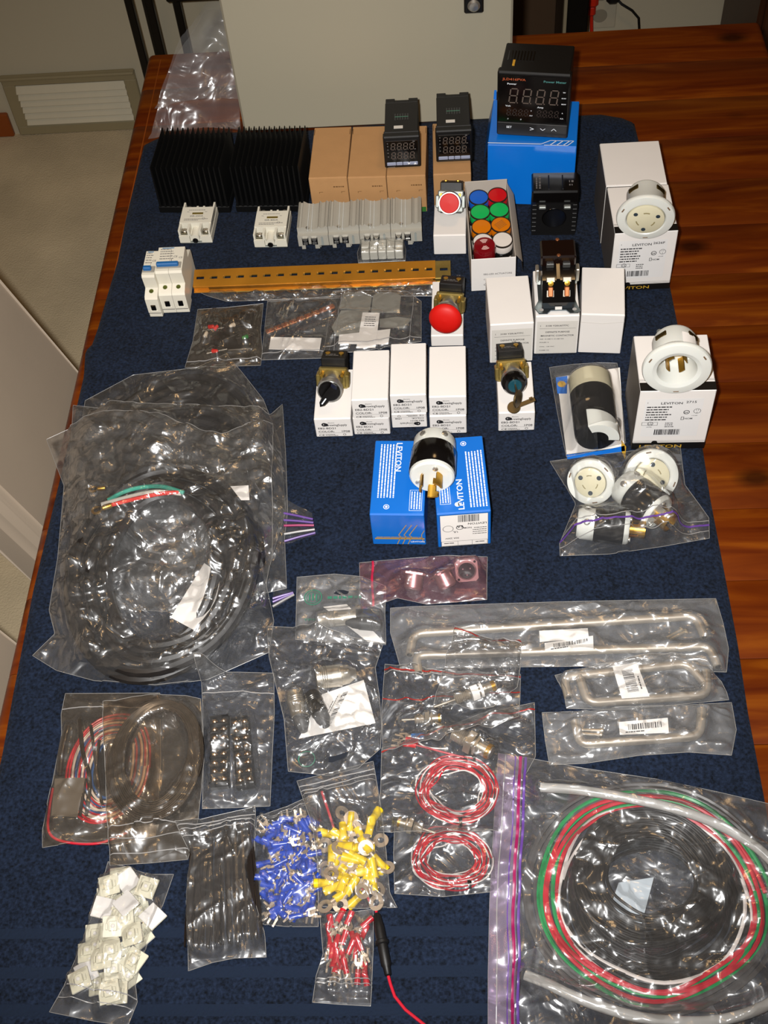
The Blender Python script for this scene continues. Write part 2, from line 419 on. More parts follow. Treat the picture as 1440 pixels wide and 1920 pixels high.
part('edge_highlight', MB().box((TX0 + .0235, (TY0 + TY1) / 2, TT - .0003), (.002, TY1 - TY0 - .03, .0008), .0003), BASEM, t)  # highlight line of the rounded edge, laid on as a thin paler strip
for x in (TX0 + .09, TX1 - .09):
    part('apron', MB().box((x, (TY0 + TY1) / 2, -.075), (.022, TY1 - TY0 - .26, .09), .002), WOOD, t)
for y in (TY0 + .09, TY1 - .09):
    part('apron', MB().box(((TX0 + TX1) / 2, y, -.075), (TX1 - TX0 - .26, .022, .09), .002), WOOD, t)
for x in (TX0 + .1, TX1 - .1):
    for y in (TY0 + .1, TY1 - .1):
        lg = MB().box((x, y, -.09), (.07, .07, .12), .004)
        lg.lathe([(.026, 0), (.034, .05), (.03, .09), (.034, .3), (.026, .5), (.035, .54), (.03, .585)], 20, T(x, y, FLOOR))
        part('leg', lg, WOOD, t)

# upholstered chairs pushed up to the table
CHM = mat('taupe_leather', 'a59684', .5, var=.07, vscale=9, bump=.06, bscale=500)
def parson(x, y0, y1, label):
    c = thing('dining_chair', label, 'chair', T(x, (y0 + y1) / 2, FLOOR), 'taupe chairs pushed in at the table')
    w_ = y1 - y0
    def pad(name, c0, d, b, M):
        m_ = MB().box(c0, d, b, M); me = m_.mesh(name)
        o = link(name, me, CHM, c); s_ = o.modifiers.new('bevel', 'BEVEL'); s_.width = .012; s_.segments = 3; return o
    pad('seat', (.21, 0, .435), (.44, w_ - .01, .09), .02, I4)
    pad('backrest', (-.04, 0, .31), (.075, w_, .66), .02, T(-.005, 0, .42) @ RY(-16.5))
    for lx, ly in ((-.0, -1), (.0, 1), (.40, -1), (.40, 1)):
        part('leg', MB().add([(lx + a * .02, ly * (w_ / 2 - .03) + b * .02, .4) for a, b in ((-1, -1), (1, -1), (1, 1), (-1, 1))] +
             [(lx + a * .014, ly * (w_ / 2 - .03) + b * .014, 0) for a, b in ((-1, -1), (1, -1), (1, 1), (-1, 1))],
             [(0, 1, 2, 3), (7, 6, 5, 4), (0, 4, 5, 1), (1, 5, 6, 2), (2, 6, 7, 3), (3, 7, 4, 0)]), mat('dark_chair_leg', '2b1710', .4), c)
    return c
parson(-.512, .895, 1.22, 'taupe upholstered chair at the table side, beside the wall vent end')
parson(-.535, .355, .775, 'taupe upholstered chair at the table side, nearer to the camera')

# ------------------------------------------------------------------ towel
def towel_mat():
    m = bpy.data.materials.new('navy_terry'); m.use_nodes = True; nt = m.node_tree; n = nt.nodes; b = n['Principled BSDF']
    tc = n.new('ShaderNodeTexCoord'); sp = n.new('ShaderNodeSeparateXYZ'); nt.links.new(tc.outputs['Object'], sp.inputs[0])
    n1 = n.new('ShaderNodeTexNoise'); n1.inputs['Scale'].default_value = 330; n1.inputs['Detail'].default_value = 3
    n2 = n.new('ShaderNodeTexNoise'); n2.inputs['Scale'].default_value = 22; n2.inputs['Detail'].default_value = 4
    for q in (n1, n2): nt.links.new(tc.outputs['Object'], q.inputs['Vector'])
    mm = n.new('ShaderNodeMath'); mm.operation = 'MULTIPLY_ADD'; mm.inputs[1].default_value = .28
    nt.links.new(n2.outputs['Fac'], mm.inputs[0]); nt.links.new(n1.outputs['Fac'], mm.inputs[2])
    cr = n.new('ShaderNodeValToRGB'); e = cr.color_ramp.elements
    e[0].position = .38; e[0].color = lin('06090e'); e[1].position = .92; e[1].color = lin('1f2a3f')
    nt.links.new(mm.outputs[0], cr.inputs['Fac'])
    # smooth woven bands near the hem
    mask = None
    for c0, hw in TOWEL_BANDS:
        s = n.new('ShaderNodeMath'); s.operation = 'COMPARE'; s.inputs[1].default_value = c0; s.inputs[2].default_value = hw
        nt.links.new(sp.outputs['Y'], s.inputs[0])
        if mask is None: mask = s
        else:
            a = n.new('ShaderNodeMath'); a.operation = 'MAXIMUM'; nt.links.new(mask.outputs[0], a.inputs[0]); nt.links.new(s.outputs[0], a.inputs[1]); mask = a
    wv = n.new('ShaderNodeTexWave'); wv.inputs['Scale'].default_value = 520; wv.bands_direction = 'DIAGONAL'; nt.links.new(tc.outputs['Object'], wv.inputs['Vector'])
    c2 = n.new('ShaderNodeValToRGB'); c2.color_ramp.elements[0].color = lin('121a28'); c2.color_ramp.elements[1].color = lin('1e293c'); nt.links.new(wv.outputs['Fac'], c2.inputs['Fac'])
    mx = n.new('ShaderNodeMix'); mx.data_type = 'RGBA'; nt.links.new(mask.outputs[0], mx.inputs['Factor'])
    nt.links.new(cr.outputs[0], mx.inputs['A']); nt.links.new(c2.outputs[0], mx.inputs['B'])
    nt.links.new(mx.outputs['Result'], b.inputs['Base Color'])
    b.inputs['Roughness'].default_value = .95; b.inputs['Specular IOR Level'].default_value = .12
    b.inputs['Sheen Weight'].default_value = .03
    bp = n.new('ShaderNodeBump'); bp.inputs['Strength'].default_value = .9; bp.inputs['Distance'].default_value = .002
    nt.links.new(n1.outputs['Fac'], bp.inputs['Height']); nt.links.new(bp.outputs['Normal'], b.inputs['Normal'])
    return m
def lerp_poly(pts, t):
    ls = [(pts[i + 1] - pts[i]).length for i in range(len(pts) - 1)]; tot = sum(ls); s = t * tot
    for i, l in enumerate(ls):
        if s <= l or i == len(ls) - 1: return pts[i].lerp(pts[i + 1], min(1, s / max(l, 1e-9)))
        s -= l
def coons(top, right, bottom, left, nu, nv):      # top/bottom run left to right, left/right run top to bottom
    c00, c10, c01, c11 = top[0], top[-1], bottom[0], bottom[-1]; out = []
    for j in range(nv + 1):
        v = j / nv; l = lerp_poly(left, v); r = lerp_poly(right, v); row = []
        for i in range(nu + 1):
            u = i / nu; a = lerp_poly(top, u); b = lerp_poly(bottom, u)
            row.append(a * (1 - v) + b * v + l * (1 - u) + r * u - (c00 * (1 - u) * (1 - v) + c10 * u * (1 - v) + c01 * (1 - u) * v + c11 * u * v))
        out.append(row)
    return out
TOWEL_BANDS = [(P(300, 1748).y, .0045), (P(300, 1822).y, .0048), (P(300, 1893).y, .005)]
tl = [P(*q) for q in ((268, 268), (233, 410), (219, 483), (200, 546), (181, 612), (170, 642), (158, 652), (155, 700), (110, 893), (60, 1100), (21, 1300), (0, 1416))] + [Vector((-.470, .28, 0)), Vector((-.472, .06, 0))]
tr = [P(*q) for q in ((1190, 226), (1216, 330), (1271, 600), (1319, 837), (1333, 929), (1362, 1080), (1385, 1203), (1404, 1330), (1435, 1492))] + [Vector((.274, .28, 0)), Vector((.276, .06, 0))]
tt = [P(*q) for q in ((268, 268), (300, 252), (335, 246), (465, 243), (590, 238), (720, 228), (920, 216), (1085, 211), (1125, 209), (1165, 215), (1190, 226))]
tbm = [tl[-1].copy(), tr[-1].copy()]
g = coons(tt, tr, tbm, tl, 120, 170)
mb = MB(); vs, fs = [], []; nu, nv = 120, 170
for j in range(nv + 1):
    for i in range(nu + 1):
        p = g[j][i].copy(); x, y = p.x, p.y
        e = min(i, nu - i, j, nv - j)
        p.z = -.0012 + .0009 * noise.noise((x * 14, y * 14, 0)) + .0007 * noise.noise((x * 60, y * 60, 3))
        if e == 0: p.z = TT + .0006
        elif e == 1: p.z -= .0008
        if j < 10: p.z += .006 * math.exp(-((j - 3) / 2.6) ** 2) * (.5 + .5 * noise.noise((x * 11, 3, 0)) + .3) * (1 if e > 0 else 0)
        for c0, hw in TOWEL_BANDS:
            if abs(y - c0) < hw: p.z -= .0012
        vs.append(p)
for j in range(nv):
    for i in range(nu): a = j * (nu + 1) + i; fs.append((a, a + nu + 1, a + nu + 2, a + 1))
twm = mb.add(vs, fs).mesh('bath_towel', True, 60)
TOWEL = tag(link('bath_towel', twm, towel_mat()), 'navy blue terry bath towel spread over the pine table', 'towel')

# ------------------------------------------------------------------ enclosure
ENC = mat('cream_enclosure_enamel', 'a59e8a', .42, var=.02, vscale=3)
EW, EH, ED = .394, .51, .2
e = thing('steel_enclosure', 'cream steel electrical enclosure standing upright at the back of the towel', 'enclosure', T(-.302, 1.494, .0012))
part('body', MB().box((EW / 2, .012 + ED / 2, EH / 2), (EW - .006, ED, EH - .002), .004), ENC, e)
part('door', MB().box((EW / 2, .005, EH / 2 + .001), (EW, .010, EH), .003), ENC, e)
part('gasket', MB().box((EW / 2, .0115, EH / 2), (EW - .004, .003, EH - .004)), CORDM, e)
lt = part('latch_plate', MB().box((EW - .053, -.0045, .195), (.026, .009, .04), .002), BLACKM, e)
part('latch_screw', MB().lathe([(.0, .004), (.006, .0035), (.0085, .001), (.0085, 0)], 20, T(EW - .053, -.009, .187) @ RX(90)), mat('chrome', 'd0cdc6', .28, .9, var=.02), lt)

# ================================================================== CARTONS
KRAFT = mat('kraft_card', 'ad8254', .75, var=.08, vscale=60, bump=.08, bscale=600)
WHITEC = mat('white_card', 'dfdad5', .55, var=.02, bump=.03, bscale=500)
BLUEC = mat('blue_gloss_card', '0b6fd0', .28, var=.03)
LBLUE = mat('leviton_blue_card', '1266c0', .32, var=.03)
BLKC = mat('black_card', '0e0c0b', .4)
INK = mat('black_print', '1c1b1e', .6); INKG = mat('grey_print', '6a6664', .6); INKW = mat('white_print', 'e8ecf2', .5)
INKGOLD = mat('gold_print', 'b08a2c', .4); INKB = mat('brown_print', '6b4a26', .7); INKGREEN = mat('green_print', '2f6a28', .6)
LABELM = mat('label_paper', 'cdc8c0', .5, var=.02); PAPER = mat('white_paper', 'e9e4de', .6, var=.02)
CHROME = MATS['chrome']
def carton(name, label, cat, bl, br, ytop, yback, m, z0=0.0, group=None, d=None, h=None, lid=True, bm=None):
    b = P(bl[0], bl[1], z0); r = P(br[0], br[1], z0); x = r - b; wd = x.length
    M = frame_at(b, x); ydir = M.to_3x3() @ Vector((0, 1, 0))
    if h is None: h = solve_h(b, ytop)
    if d is None: d = solve_d(b + Vector((0, 0, h)), ydir, yback)
    c = thing(name, label, cat, M @ T(0, 0, .0003), group)
    part('carton_body', MB().box((wd / 2, d / 2, h / 2), (wd, d, h - .0008), .0007), bm or m, c)
    if lid:
        part('lid_flap', MB().box((wd / 2, d / 2 + .0004, h - .0005), (wd - .0008, d - .0016, .0010), .0004)
             .box((wd / 2, -.00005, h - .0035), (wd - .0016, .0006, .006), .0002), m, c)
    return c, M @ T(0, 0, .0003), wd, d, h
def FP(y=-.0004): return front_M(0, y, 0)
def TOPP(h): return T(0, 0, h + .0004)

# four kraft boxes
KB = []
for bl, br, yt, yb, lab in (((588, 402), (658, 400), 335, 240, 'plain kraft box nearest to the black heatsinks'),
                            ((659, 400.5), (729, 399), 333.5, 238, 'kraft box in the middle of the three pushed together'),
                            ((730, 399.5), (801, 397.5), 331.5, 238, 'kraft box carrying the controller with two digit rows, of the three together'),
                            ((815, 395), (884, 392), 328, 232, 'separate kraft box beside the blue carton with a controller on top')):
    c, M, wd, d, h = carton('kraft_box', lab, 'box', bl, br, yt, yb, KRAFT, group='kraft controller boxes')
    rg = random.Random(int(bl[0]))
    pr = MB().dashes(wd * .62, h * .74, wd * .9, .0020, rg, FP(), .001, .003)
    for xx in (.24, .82): pr.line([(wd * xx, h * .58), (wd * xx, h * .62), (wd * xx + .005, h * .62)], .0006, FP())
    part('printing', pr, INKB, c)
    part('green_band', MB().rect(.001, .001, wd - .001, h * .15, FP()), INKGREEN, c)
    for xx in (.0012, wd - .0012): part('tuck_slit', MB().box((xx, d * .9, h), (.0009, .012, .0007)), INKB, c)
    KB.append((M, wd, d, h))

# blue carton under the power meter
c, M, wd, d, h = carton('blue_carton', 'glossy blue carton under the large power meter', 'box', (914, 382), (1073, 387), 272, 187, BLUEC)
pr = MB().line([(0, .004), (wd * .60, .004)], .0013, TOPP(h))
x0 = wd * .60
pr.line([(x0, .004), (x0 + .012, .012), (wd - .004, .012), (wd - .012, .002), (x0 + .004, .002)], .001, TOPP(h))
for k in range(1, 4): pr.line([(x0 + .003 + .0085 * k, .002), (x0 + .0115 + .0085 * k, .012)], .0012, TOPP(h))
part('printing', pr, INKW, c)
part('side_flap', MB().add([(0, .004, h), (0, d - .002, h), (-.006, d - .002, h - .03), (-.006, .006, h - .03)], [(0, 1, 2, 3)]), BLUEC, c)
part('lid_tab', MB().add([(0, d, h), (.004, d, h), (.004, d + .001, h + .014), (.001, d + .001, h + .014)], [(0, 1, 2, 3)]), BLUEC, c)
BLUE = (M, wd, d, h)

def lev_print(c, wd, h, num, rg, b0):
    o = wd * .12; k = (h - b0) / .075; Y = lambda t: b0 + t * k
    bg = part('label_patch', MB().rect(wd * .09, Y(.010), wd * .86, Y(.064), front_M(0, -.0003, 0)), mat('label_white', 'dcdad8', .5, var=.02), c)
    p = MB(); F_ = front_M(0, -.00055, 0)
    p.text('1', o, Y(.058), .0022, F_); p.text('LEVITON', wd * .30, Y(.0565), .0036, F_, 0, 1.15); p.text(num, wd * .63, Y(.058), .0034, F_, 0, 1.2)
    for i in range(6): p.dashes(o, Y(.052 - i * .0036), wd * (.46 - .03 * (i % 3)), .0017, rg, F_, .001, .005)
    p.ring(wd * .66, Y(.045), .0034, .0008, F_); p.text('SA', wd * .632, Y(.0435), .0026, F_)
    p.ring(wd * .80, Y(.0465), .0040, .0005, F_); p.rect(wd * .785, Y(.047), wd * .79, Y(.049), F_); p.rect(wd * .81, Y(.047), wd * .815, Y(.049), F_); p.rect(wd * .797, Y(.0435), wd * .803, Y(.0455), F_)
    p.text('L14-30P', wd * .74, Y(.0395), .0013, F_)
    p.frame(wd * .60, Y(.034), wd * .64, Y(.0385), .0006, F_); p.text('NOM', wd * .65, Y(.0347), .0026, F_)
    p.ring(wd * .20, Y(.029), .0032, .0006, F_); p.text('UL', wd * .178, Y(.0275), .0026, F_); p.frame(o - .003, Y(.0265), wd * .30, Y(.0312), .0004, F_); p.text('LISTED', wd * .155, Y(.0235), .0014, F_)
    for i in range(3): p.dashes(wd * .40, Y(.029 - i * .0026), wd * .52, .0012, rg, F_, .001, .003)
    p.barcode(wd * .27, Y(.0125), wd * .63, Y(.0205), rg, F_)
    part('printing', p, INK, c)
def lev_carton(label, bl, br, ytop, yback, num, black_h, group, **k):
    c, M, wd, d, h = carton('white_carton', label, 'box', bl, br, ytop, yback, WHITEC, group=group, **k)
    rg = random.Random(len(label))
    part('black_base', MB().rect(0, 0, wd, black_h, front_M(0, -.0004, 0)).box((wd / 2, d / 2, black_h / 2), (wd + .0006, d + .0006, black_h)), BLKC, c)
    part('base_lettering', MB().text('LEVITON', wd * .10, black_h * .25, black_h * .5, front_M(0, -.0009, 0), 0, 1.6), INKGOLD, c)
    part('dark_side_sheet', MB().add([(-.0004, 0, 0), (-.0004, d, 0), (-.0004, d, h), (-.0004, 0, h)], [(3, 2, 1, 0)]), mat('grey_carton_side', '57504a', .5), c)  # side covered by a sheet of darker grey
    for y0, y1 in ((0, .012), (.0145, .0150), (.0165, .0168)): part('black_stripe', MB().rect(0, y0, wd, y1, TOPP(h)), BLKC, c)
    for y0, y1 in ((.0016, .0020), (.0036, .0039)): part('black_stripe', MB().rect(0, black_h + y0, wd, black_h + y1, front_M(0, -.0004, 0)), BLKC, c)
    part('thumb_notch', MB().ring(wd * .30, black_h + .001, .0034, .0034, front_M(0, -.0006, 0)), BLKC, c)
    lev_print(c, wd, h, num, rg, black_h)
    return c, M, wd, d, h
L2 = lev_carton('white carton under the flanged socket, front one of the pair', (1141, 546), (1254, 540.5), 438.5, 352, '2626F', .0095, 'white connector cartons')
M2 = L2[1]; wd, d2, h2 = L2[2:]
c = thing('white_carton', 'white carton behind the flanged socket, rear one of the pair', 'box', M2 @ T(-.001, d2 + .0022, 0) @ RZ(-.6), 'white connector cartons')
part('carton_body', MB().box((wd / 2, d2 / 2, h2 / 2), (wd, d2, h2 - .001), .0007), WHITEC, c)
part('lid_flap', MB().box((wd / 2, d2 / 2, h2), (wd - .001, d2 - .002, .0010), .0004), WHITEC, c)
part('dark_end_panel', MB().box((wd / 2, -.0003, h2 / 2), (wd - .001, .0006, h2 - .002), .0002), BLKC, c)
part('dark_side_sheet', MB().add([(-.0004, 0, 0), (-.0004, d2, 0), (-.0004, d2, h2), (-.0004, 0, h2)], [(3, 2, 1, 0)]), MATS['grey_carton_side'], c)
L5 = lev_carton('white carton under the flanged inlet with brass blades', (1184, 842), (1319, 840), 734, 630, '2715', .0105, 'white connector cartons')

# contactor cartons
CB = []
for bl, br, yt, yb, lab, prt in (((918.5, 681.5), (998, 677), 610, 521, 'white contactor carton between the lamp tray and the key switch carton', 1),
                                 ((1001, 664.5), (1081, 662.6), 594, 508, 'white contactor carton with the black contactor lying on it', 1),
                                 ((1083.5, 661.5), (1162.5, 664), 589.5, 501, 'blank white carton between the contactor and the flanged inlet', 0)):
    c, M, wd, d, h = carton('contactor_carton', lab, 'box', bl, br, yt, yb, WHITEC, group='contactor cartons')
    if prt:
        lb = part('sticker', MB().rect(wd * .04, h * .02, wd * .97, h * .87, front_M(0, -.0003, 0)), LABELM, c)
        F_ = front_M(0, -.0005, 0); k = wd / .058
        p = MB().text('1', wd * .12, h * .74, .0027 * k, F_).text('3100 Y20U6777C', wd * .24, h * .74, .0027 * k, F_, 0, 1.1)
        p.rect(wd * .10, h * .685, wd * .93, h * .69, F_)
        p.text('DEFINITE PURPOSE', wd * .52, h * .575, .0028 * k, F_, 1, .95).text('MAGNETIC CONTACTOR', wd * .52, h * .48, .0028 * k, F_, 1, .95)
        p.text('SIZE  40 AMP FL 50 AMP RES', wd * .12, h * .40, .0016 * k, F_, 0, 1.15).text('POLES: 2', wd * .12, h * .31, .0019 * k, F_, 0, 1.2)
        p.text('COIL:  120 VAC', wd * .12, h * .20, .0016 * k, F_, 0, 1.3).text('FORM: OE', wd * .12, h * .10, .0016 * k, F_, 0, 1.3)
        part('printing', p, INK, c)
    else:
        part('dented_corner', MB().add([(0, -.0004, h * .8), (wd * .5, -.0006, h * .78), (wd, -.0004, h * .83), (wd, -.0004, h * .84), (wd * .5, -.0006, h * .79), (0, -.0004, h * .81)], [(0, 1, 4, 5), (1, 2, 3, 4)]), mat('card_crease', 'c9c3bb', .6), c)
    CB.append((M, wd, d, h))

# switch cartons with the supplier's print
def eb_print(c, wd, h, flip=False):
    p = MB(); F_ = front_M(0, -.0005, 0)
    if flip: F_ = F_ @ T(wd, h, 0) @ RZ(180)
    k = h / .0235
    p.ring(wd * .26, h * .70, .0032, .0020, F_, 14).ring(wd * .31, h * .69, .0026, .0014, F_, 14)
    p.text('Electric', wd * .37, h * .775, .0010 * k, F_, 0, 1.3).text('BrewingSupply', wd * .33, h * .62, .0025 * k, F_, 0, .82)
    p.text('EB2-BD21', wd * .08, h * .45, .0023 * k, F_, 0, 1.15).text('COLOR:', wd * .08, h * .27, .0023 * k, F_, 0, 1.15).text('1P08', wd * .72, h * .27, .0023 * k, F_, 0, 1.15)
    p.rect(wd * .06, h * .235, wd * .94, h * .243, F_); p.text('CE', wd * .08, h * .08, .0021 * k, F_, 0, 1.4)
    rg = random.Random(3)
    p.dashes(wd * .26, h * .14, wd * .52, .0008, rg, F_, .001, .003).dashes(wd * .26, h * .08, wd * .60, .0008, rg, F_, .001, .003); p.ring(wd * .78, h * .14, .0018, .0005, F_)
    part('printing', p, INK, c)
EB = {}
def eb_box(key, label, bl, br, yt, yb, z0=0.0, d=None, h=None, flip=False, prt=True):
    c, M, wd, d, h = carton('switch_carton', label, 'box', bl, br, yt, yb, WHITEC, z0=z0, group='white switch cartons', d=d, h=h)
    if prt: eb_print(c, wd, h, flip)
    EB[key] = (M, wd, d, h)
eb_box('sel', 'white switch carton under the black selector knob', (594, 820), (662, 818.5), 786.5, 694)
eb_box('b2', 'white switch carton at the bottom of the stack beside the selector switch', (665, 815.5), (732, 814.5), 784.5, 690)
h_ = EB['b2'][3] + .0008
eb_box('t2', 'white switch carton on top of the stack beside the selector switch', (663, 786), (731, 784), 751, 658, h_)
eb_box('b3', 'upside down white switch carton at the bottom of the middle stack', (736, 803), (801, 801), 777, 680, flip=True)
h_ = EB['b3'][3] + .0008
eb_box('t3', 'white switch carton on top of the middle stack', (734, 776.5), (801, 774.5), 742, 645, h_)
eb_box('b4', 'white switch carton at the bottom of the stack behind the black plug', (807, 814), (875, 812.5), 781, 685)
h_ = EB['b4'][3] + .0008
eb_box('t4', 'white switch carton on top of the stack behind the black plug', (806, 779.5), (875, 778), 745, 650, h_)
eb_box('key', 'white switch carton under the key switch', (934.5, 809), (1001.5, 807), 775, 680)
eb_box('est', 'white switch carton under the red mushroom stop button', (809, 650), (869, 649), 630, 528, prt=False)
eb_box('btn', 'white switch carton under the flat red push button', (814, 478), (874, 477), 442, 384, prt=False)

# blue plug boxes
LV = []
for bl, br, yt, yb, lab in (((700, 1021), (799, 1022), 965, 826, 'blue printed plug box whose end shows gold stripes'),
                            ((822, 1027), (920, 1020), 965, 824, 'blue printed plug box whose end carries a white barcode label')):
    c, M, wd, d, h = carton('blue_plug_box', lab, 'box', bl, br, yt, yb, LBLUE, group='blue plug boxes')
    first = bl[0] < 800; p = MB(); rg = random.Random(int(bl[0]))
    TP = TOPP(h) @ T(wd if first else 0, d if first else 0, 0) @ RZ(-90 if first else 90)
    # print plane: x runs along the depth of the box
    if first:
        p.text('LEVITON', .004, -wd + wd * .42, .0062, TP, 0, 1.15); tx0 = .004; rows = [(-wd * .97 + .0028 * i) for i in range(6)]
        for k, yy in enumerate(rows): p.dashes(.006, wd * .12 - wd + .0033 * k, d - .022, .0014, rg, TP, .001, .006)
        p.ring(d - .010, -wd + wd * .30, .0032, .0007, TP).ring(d - .010, -wd + wd * .30, .0015, .0015, TP, 8)
        p.frame(d * .68, -wd + wd * .72, d * .95, -wd + wd * .95, .0004, TP)
        for k in range(4): p.dashes(d * .70, -wd + wd * (.75 + .05 * k), d * .93, .0012, rg, TP, .001, .005)
        part('end_print', MB().text('LEVITON', wd * .72, h * .10, .0026, FP(-.0006), 0), INKW, c)
    else:
        p.text('LEVITON', .004, -wd * .52, .0062, TP, 0, 1.15)
        for k in range(6): p.dashes(.006, -wd * .66 - .0033 * k, d * .8, .0014, rg, TP, .001, .006)
        p.ring(d - .010, -wd * .62, .0032, .0007, TP).ring(d - .010, -wd * .62, .0015, .0015, TP, 8)
        p.frame(.012, -wd * .28, .040, -wd * .08, .0004, TP)
        for k in range(4): p.dashes(.014, -wd * (.25 - .05 * k), .038, .0012, rg, TP, .001, .005)
        p.ring(.011, -wd * .40, .003, .003, TP, 10)
    part('printing', p, INKW, c)
    F_ = FP(-.0005)
    if first:
        g_ = MB().rect(wd * .05, h * .20, wd * .98, h * .24, F_).dashes(wd * .08, h * .255, wd * .95, .0012, rg, F_, .004, .011)
        for k in range(3): g_.line([(wd * (.46 + .10 * k), h * .03), (wd * (.54 + .10 * k), h * .28), (wd * (.50 + .10 * k), h * .34), (wd * (.66 + .10 * k), h * .68)], .0009, F_)
        g_.line([(wd * .98, h * .10), (wd * .93, h * .2), (wd * .93, h * .36), (wd * .985, h * .5)], .0008, F_)
        part('gold_stripes', g_, INKGOLD, c)
    else:
        lb = part('label_patch', MB().rect(wd * .06, h * .03, wd * .95, h * .95, front_M(0, -.0004, 0)), PAPER, c)
        F2 = front_M(0, -.0006, 0) @ T(wd, h, 0) @ RZ(180)
        q = MB().barcode(wd * .22, h * .06, wd * .62, h * .26, rg, F2).text('LEVITON', wd * .08, h * .30, .0032, F2, 0, 1.1).text('SA', wd * .52, h * .36, .0042, F2)
        q.ring(wd * .58, h * .42, .0040, .0008, F2).ring(wd * .80, h * .44, .0058, .0005, F2).text('NOM', wd * .36, h * .42, .0026, F2).text('UL', wd * .62, h * .52, .0032, F2)
        for k in range(4): q.dashes(wd * .08, h * (.44 + .06 * k), wd * .34, .0010, rg, F2, .001, .004)
        q.frame(wd * .06, h * .82, wd * .94, h * .96, .0004, F2).rect(wd * .35, h * .82, wd * .355, h * .96, F2).rect(wd * .62, h * .82, wd * .625, h * .96, F2)
        q.text('30A 250V', wd * .60, h * .71, .0026, F2); q.dashes(wd * .12, h * .87, wd * .3, .0012, rg, F2).dashes(wd * .7, h * .87, wd * .9, .0012, rg, F2); q.frame(wd * .05, h * .04, wd * .95, h * .97, .0003, F2)
        part('printing', q, INK, c)
    LV.append((M, wd, d, h))

# ================================================================== DEVICES
BLKP = mat('black_plastic', '0f0e0e', .48, var=.12, bump=.05, bscale=900, spec=.35)
BLKG = mat('black_gloss_plastic', '0b0909', .15, var=.1)
DKWIN = mat('smoked_window', '0a0808', .12, var=.05)
SEG = mat('unlit_segment', '5c5048', .5); SEGD = mat('unlit_segment_dim', '2e2420', .5)
GREYBTN = mat('grey_blue_key', '8d95ad', .4)
ZINC = mat('zinc_plate', '8f938f', .48, .7, var=.1, vscale=120)
YZINC = mat('yellow_zinc', 'a08c50', .34, .8, var=.35, vscale=70)
BRASS = mat('brass', 'c79a3d', .34, .9, var=.1)
NICKEL = mat('nickel', 'b8b0a2', .36, .85, var=.08)
COPPER = mat('copper', 'c07a50', .36, .85, var=.12)
NYLON = mat('white_nylon', 'd2d3cc', .35, var=.04, sss=.12)
CREAMN = mat('cream_nylon', 'd0c9ac', .4, var=.04, sss=.1)
REDP = mat('red_plastic', 'c4120a', .5, var=.05, spec=.3)
HEATS = mat('black_anodised', '030303', .6, var=.1, spec=.25)
def Mz(p, d, roll=0.0):                  # matrix whose local z looks along d
    return Matrix.Translation(p) @ Vector(d).to_track_quat('Z', 'Y').to_matrix().to_4x4() @ RZ(roll)
def digit(mb, x, y, w_, h_, t_, M, sl=.12):
    def seg(a, b): mb.line([(a[0] + a[1] * sl, a[1]), (b[0] + b[1] * sl, b[1])], t_, M @ T(x, y, 0))
    g_ = t_ * .6
    for a, b in (((g_, 0), (w_ - g_, 0)), ((g_, h_ / 2), (w_ - g_, h_ / 2)), ((g_, h_), (w_ - g_, h_)), ((0, g_), (0, h_ / 2 - g_)), ((0, h_ / 2 + g_), (0, h_ - g_)),
                 ((w_, g_), (w_, h_ / 2 - g_)), ((w_, h_ / 2 + g_), (w_, h_ - g_))): seg(a, b)
    mb.rect(w_ + t_ * .6, -t_ / 2, w_ + t_ * 1.5, t_ / 2, M @ T(x, y, 0))

# ---- heatsinks
def heatsink(label, bl, br):
    b = P(*bl); r = P(*br); M = frame_at(b, r - b); wd = (r - b).length; d = .088; hh = .078
    o = thing('heatsink', label, 'heatsink', M, 'black finned heatsinks')
    part('base', MB().box((wd / 2, d / 2, .006), (wd, d, .011), .001), HEATS, o)
    n = 14
    fin = MB().prism([(-.0016, 0), (.0016, 0), (.0007, hh - .012), (0, hh - .011), (-.0007, hh - .012)], 0, d, Matrix(((1, 0, 0, 0), (0, 0, 1, 0), (0, 1, 0, .0112), (0, 0, 0, 1)))).mesh('fin')
    for i in range(n): link('fin', fin, HEATS, o, T(.0035 + (wd - .007) * i / (n - 1), 0, 0))
heatsink('black finned heatsink nearest to the table edge', (300, 400), (433, 400))
heatsink('black finned heatsink beside the kraft boxes', (444, 399), (576, 398))

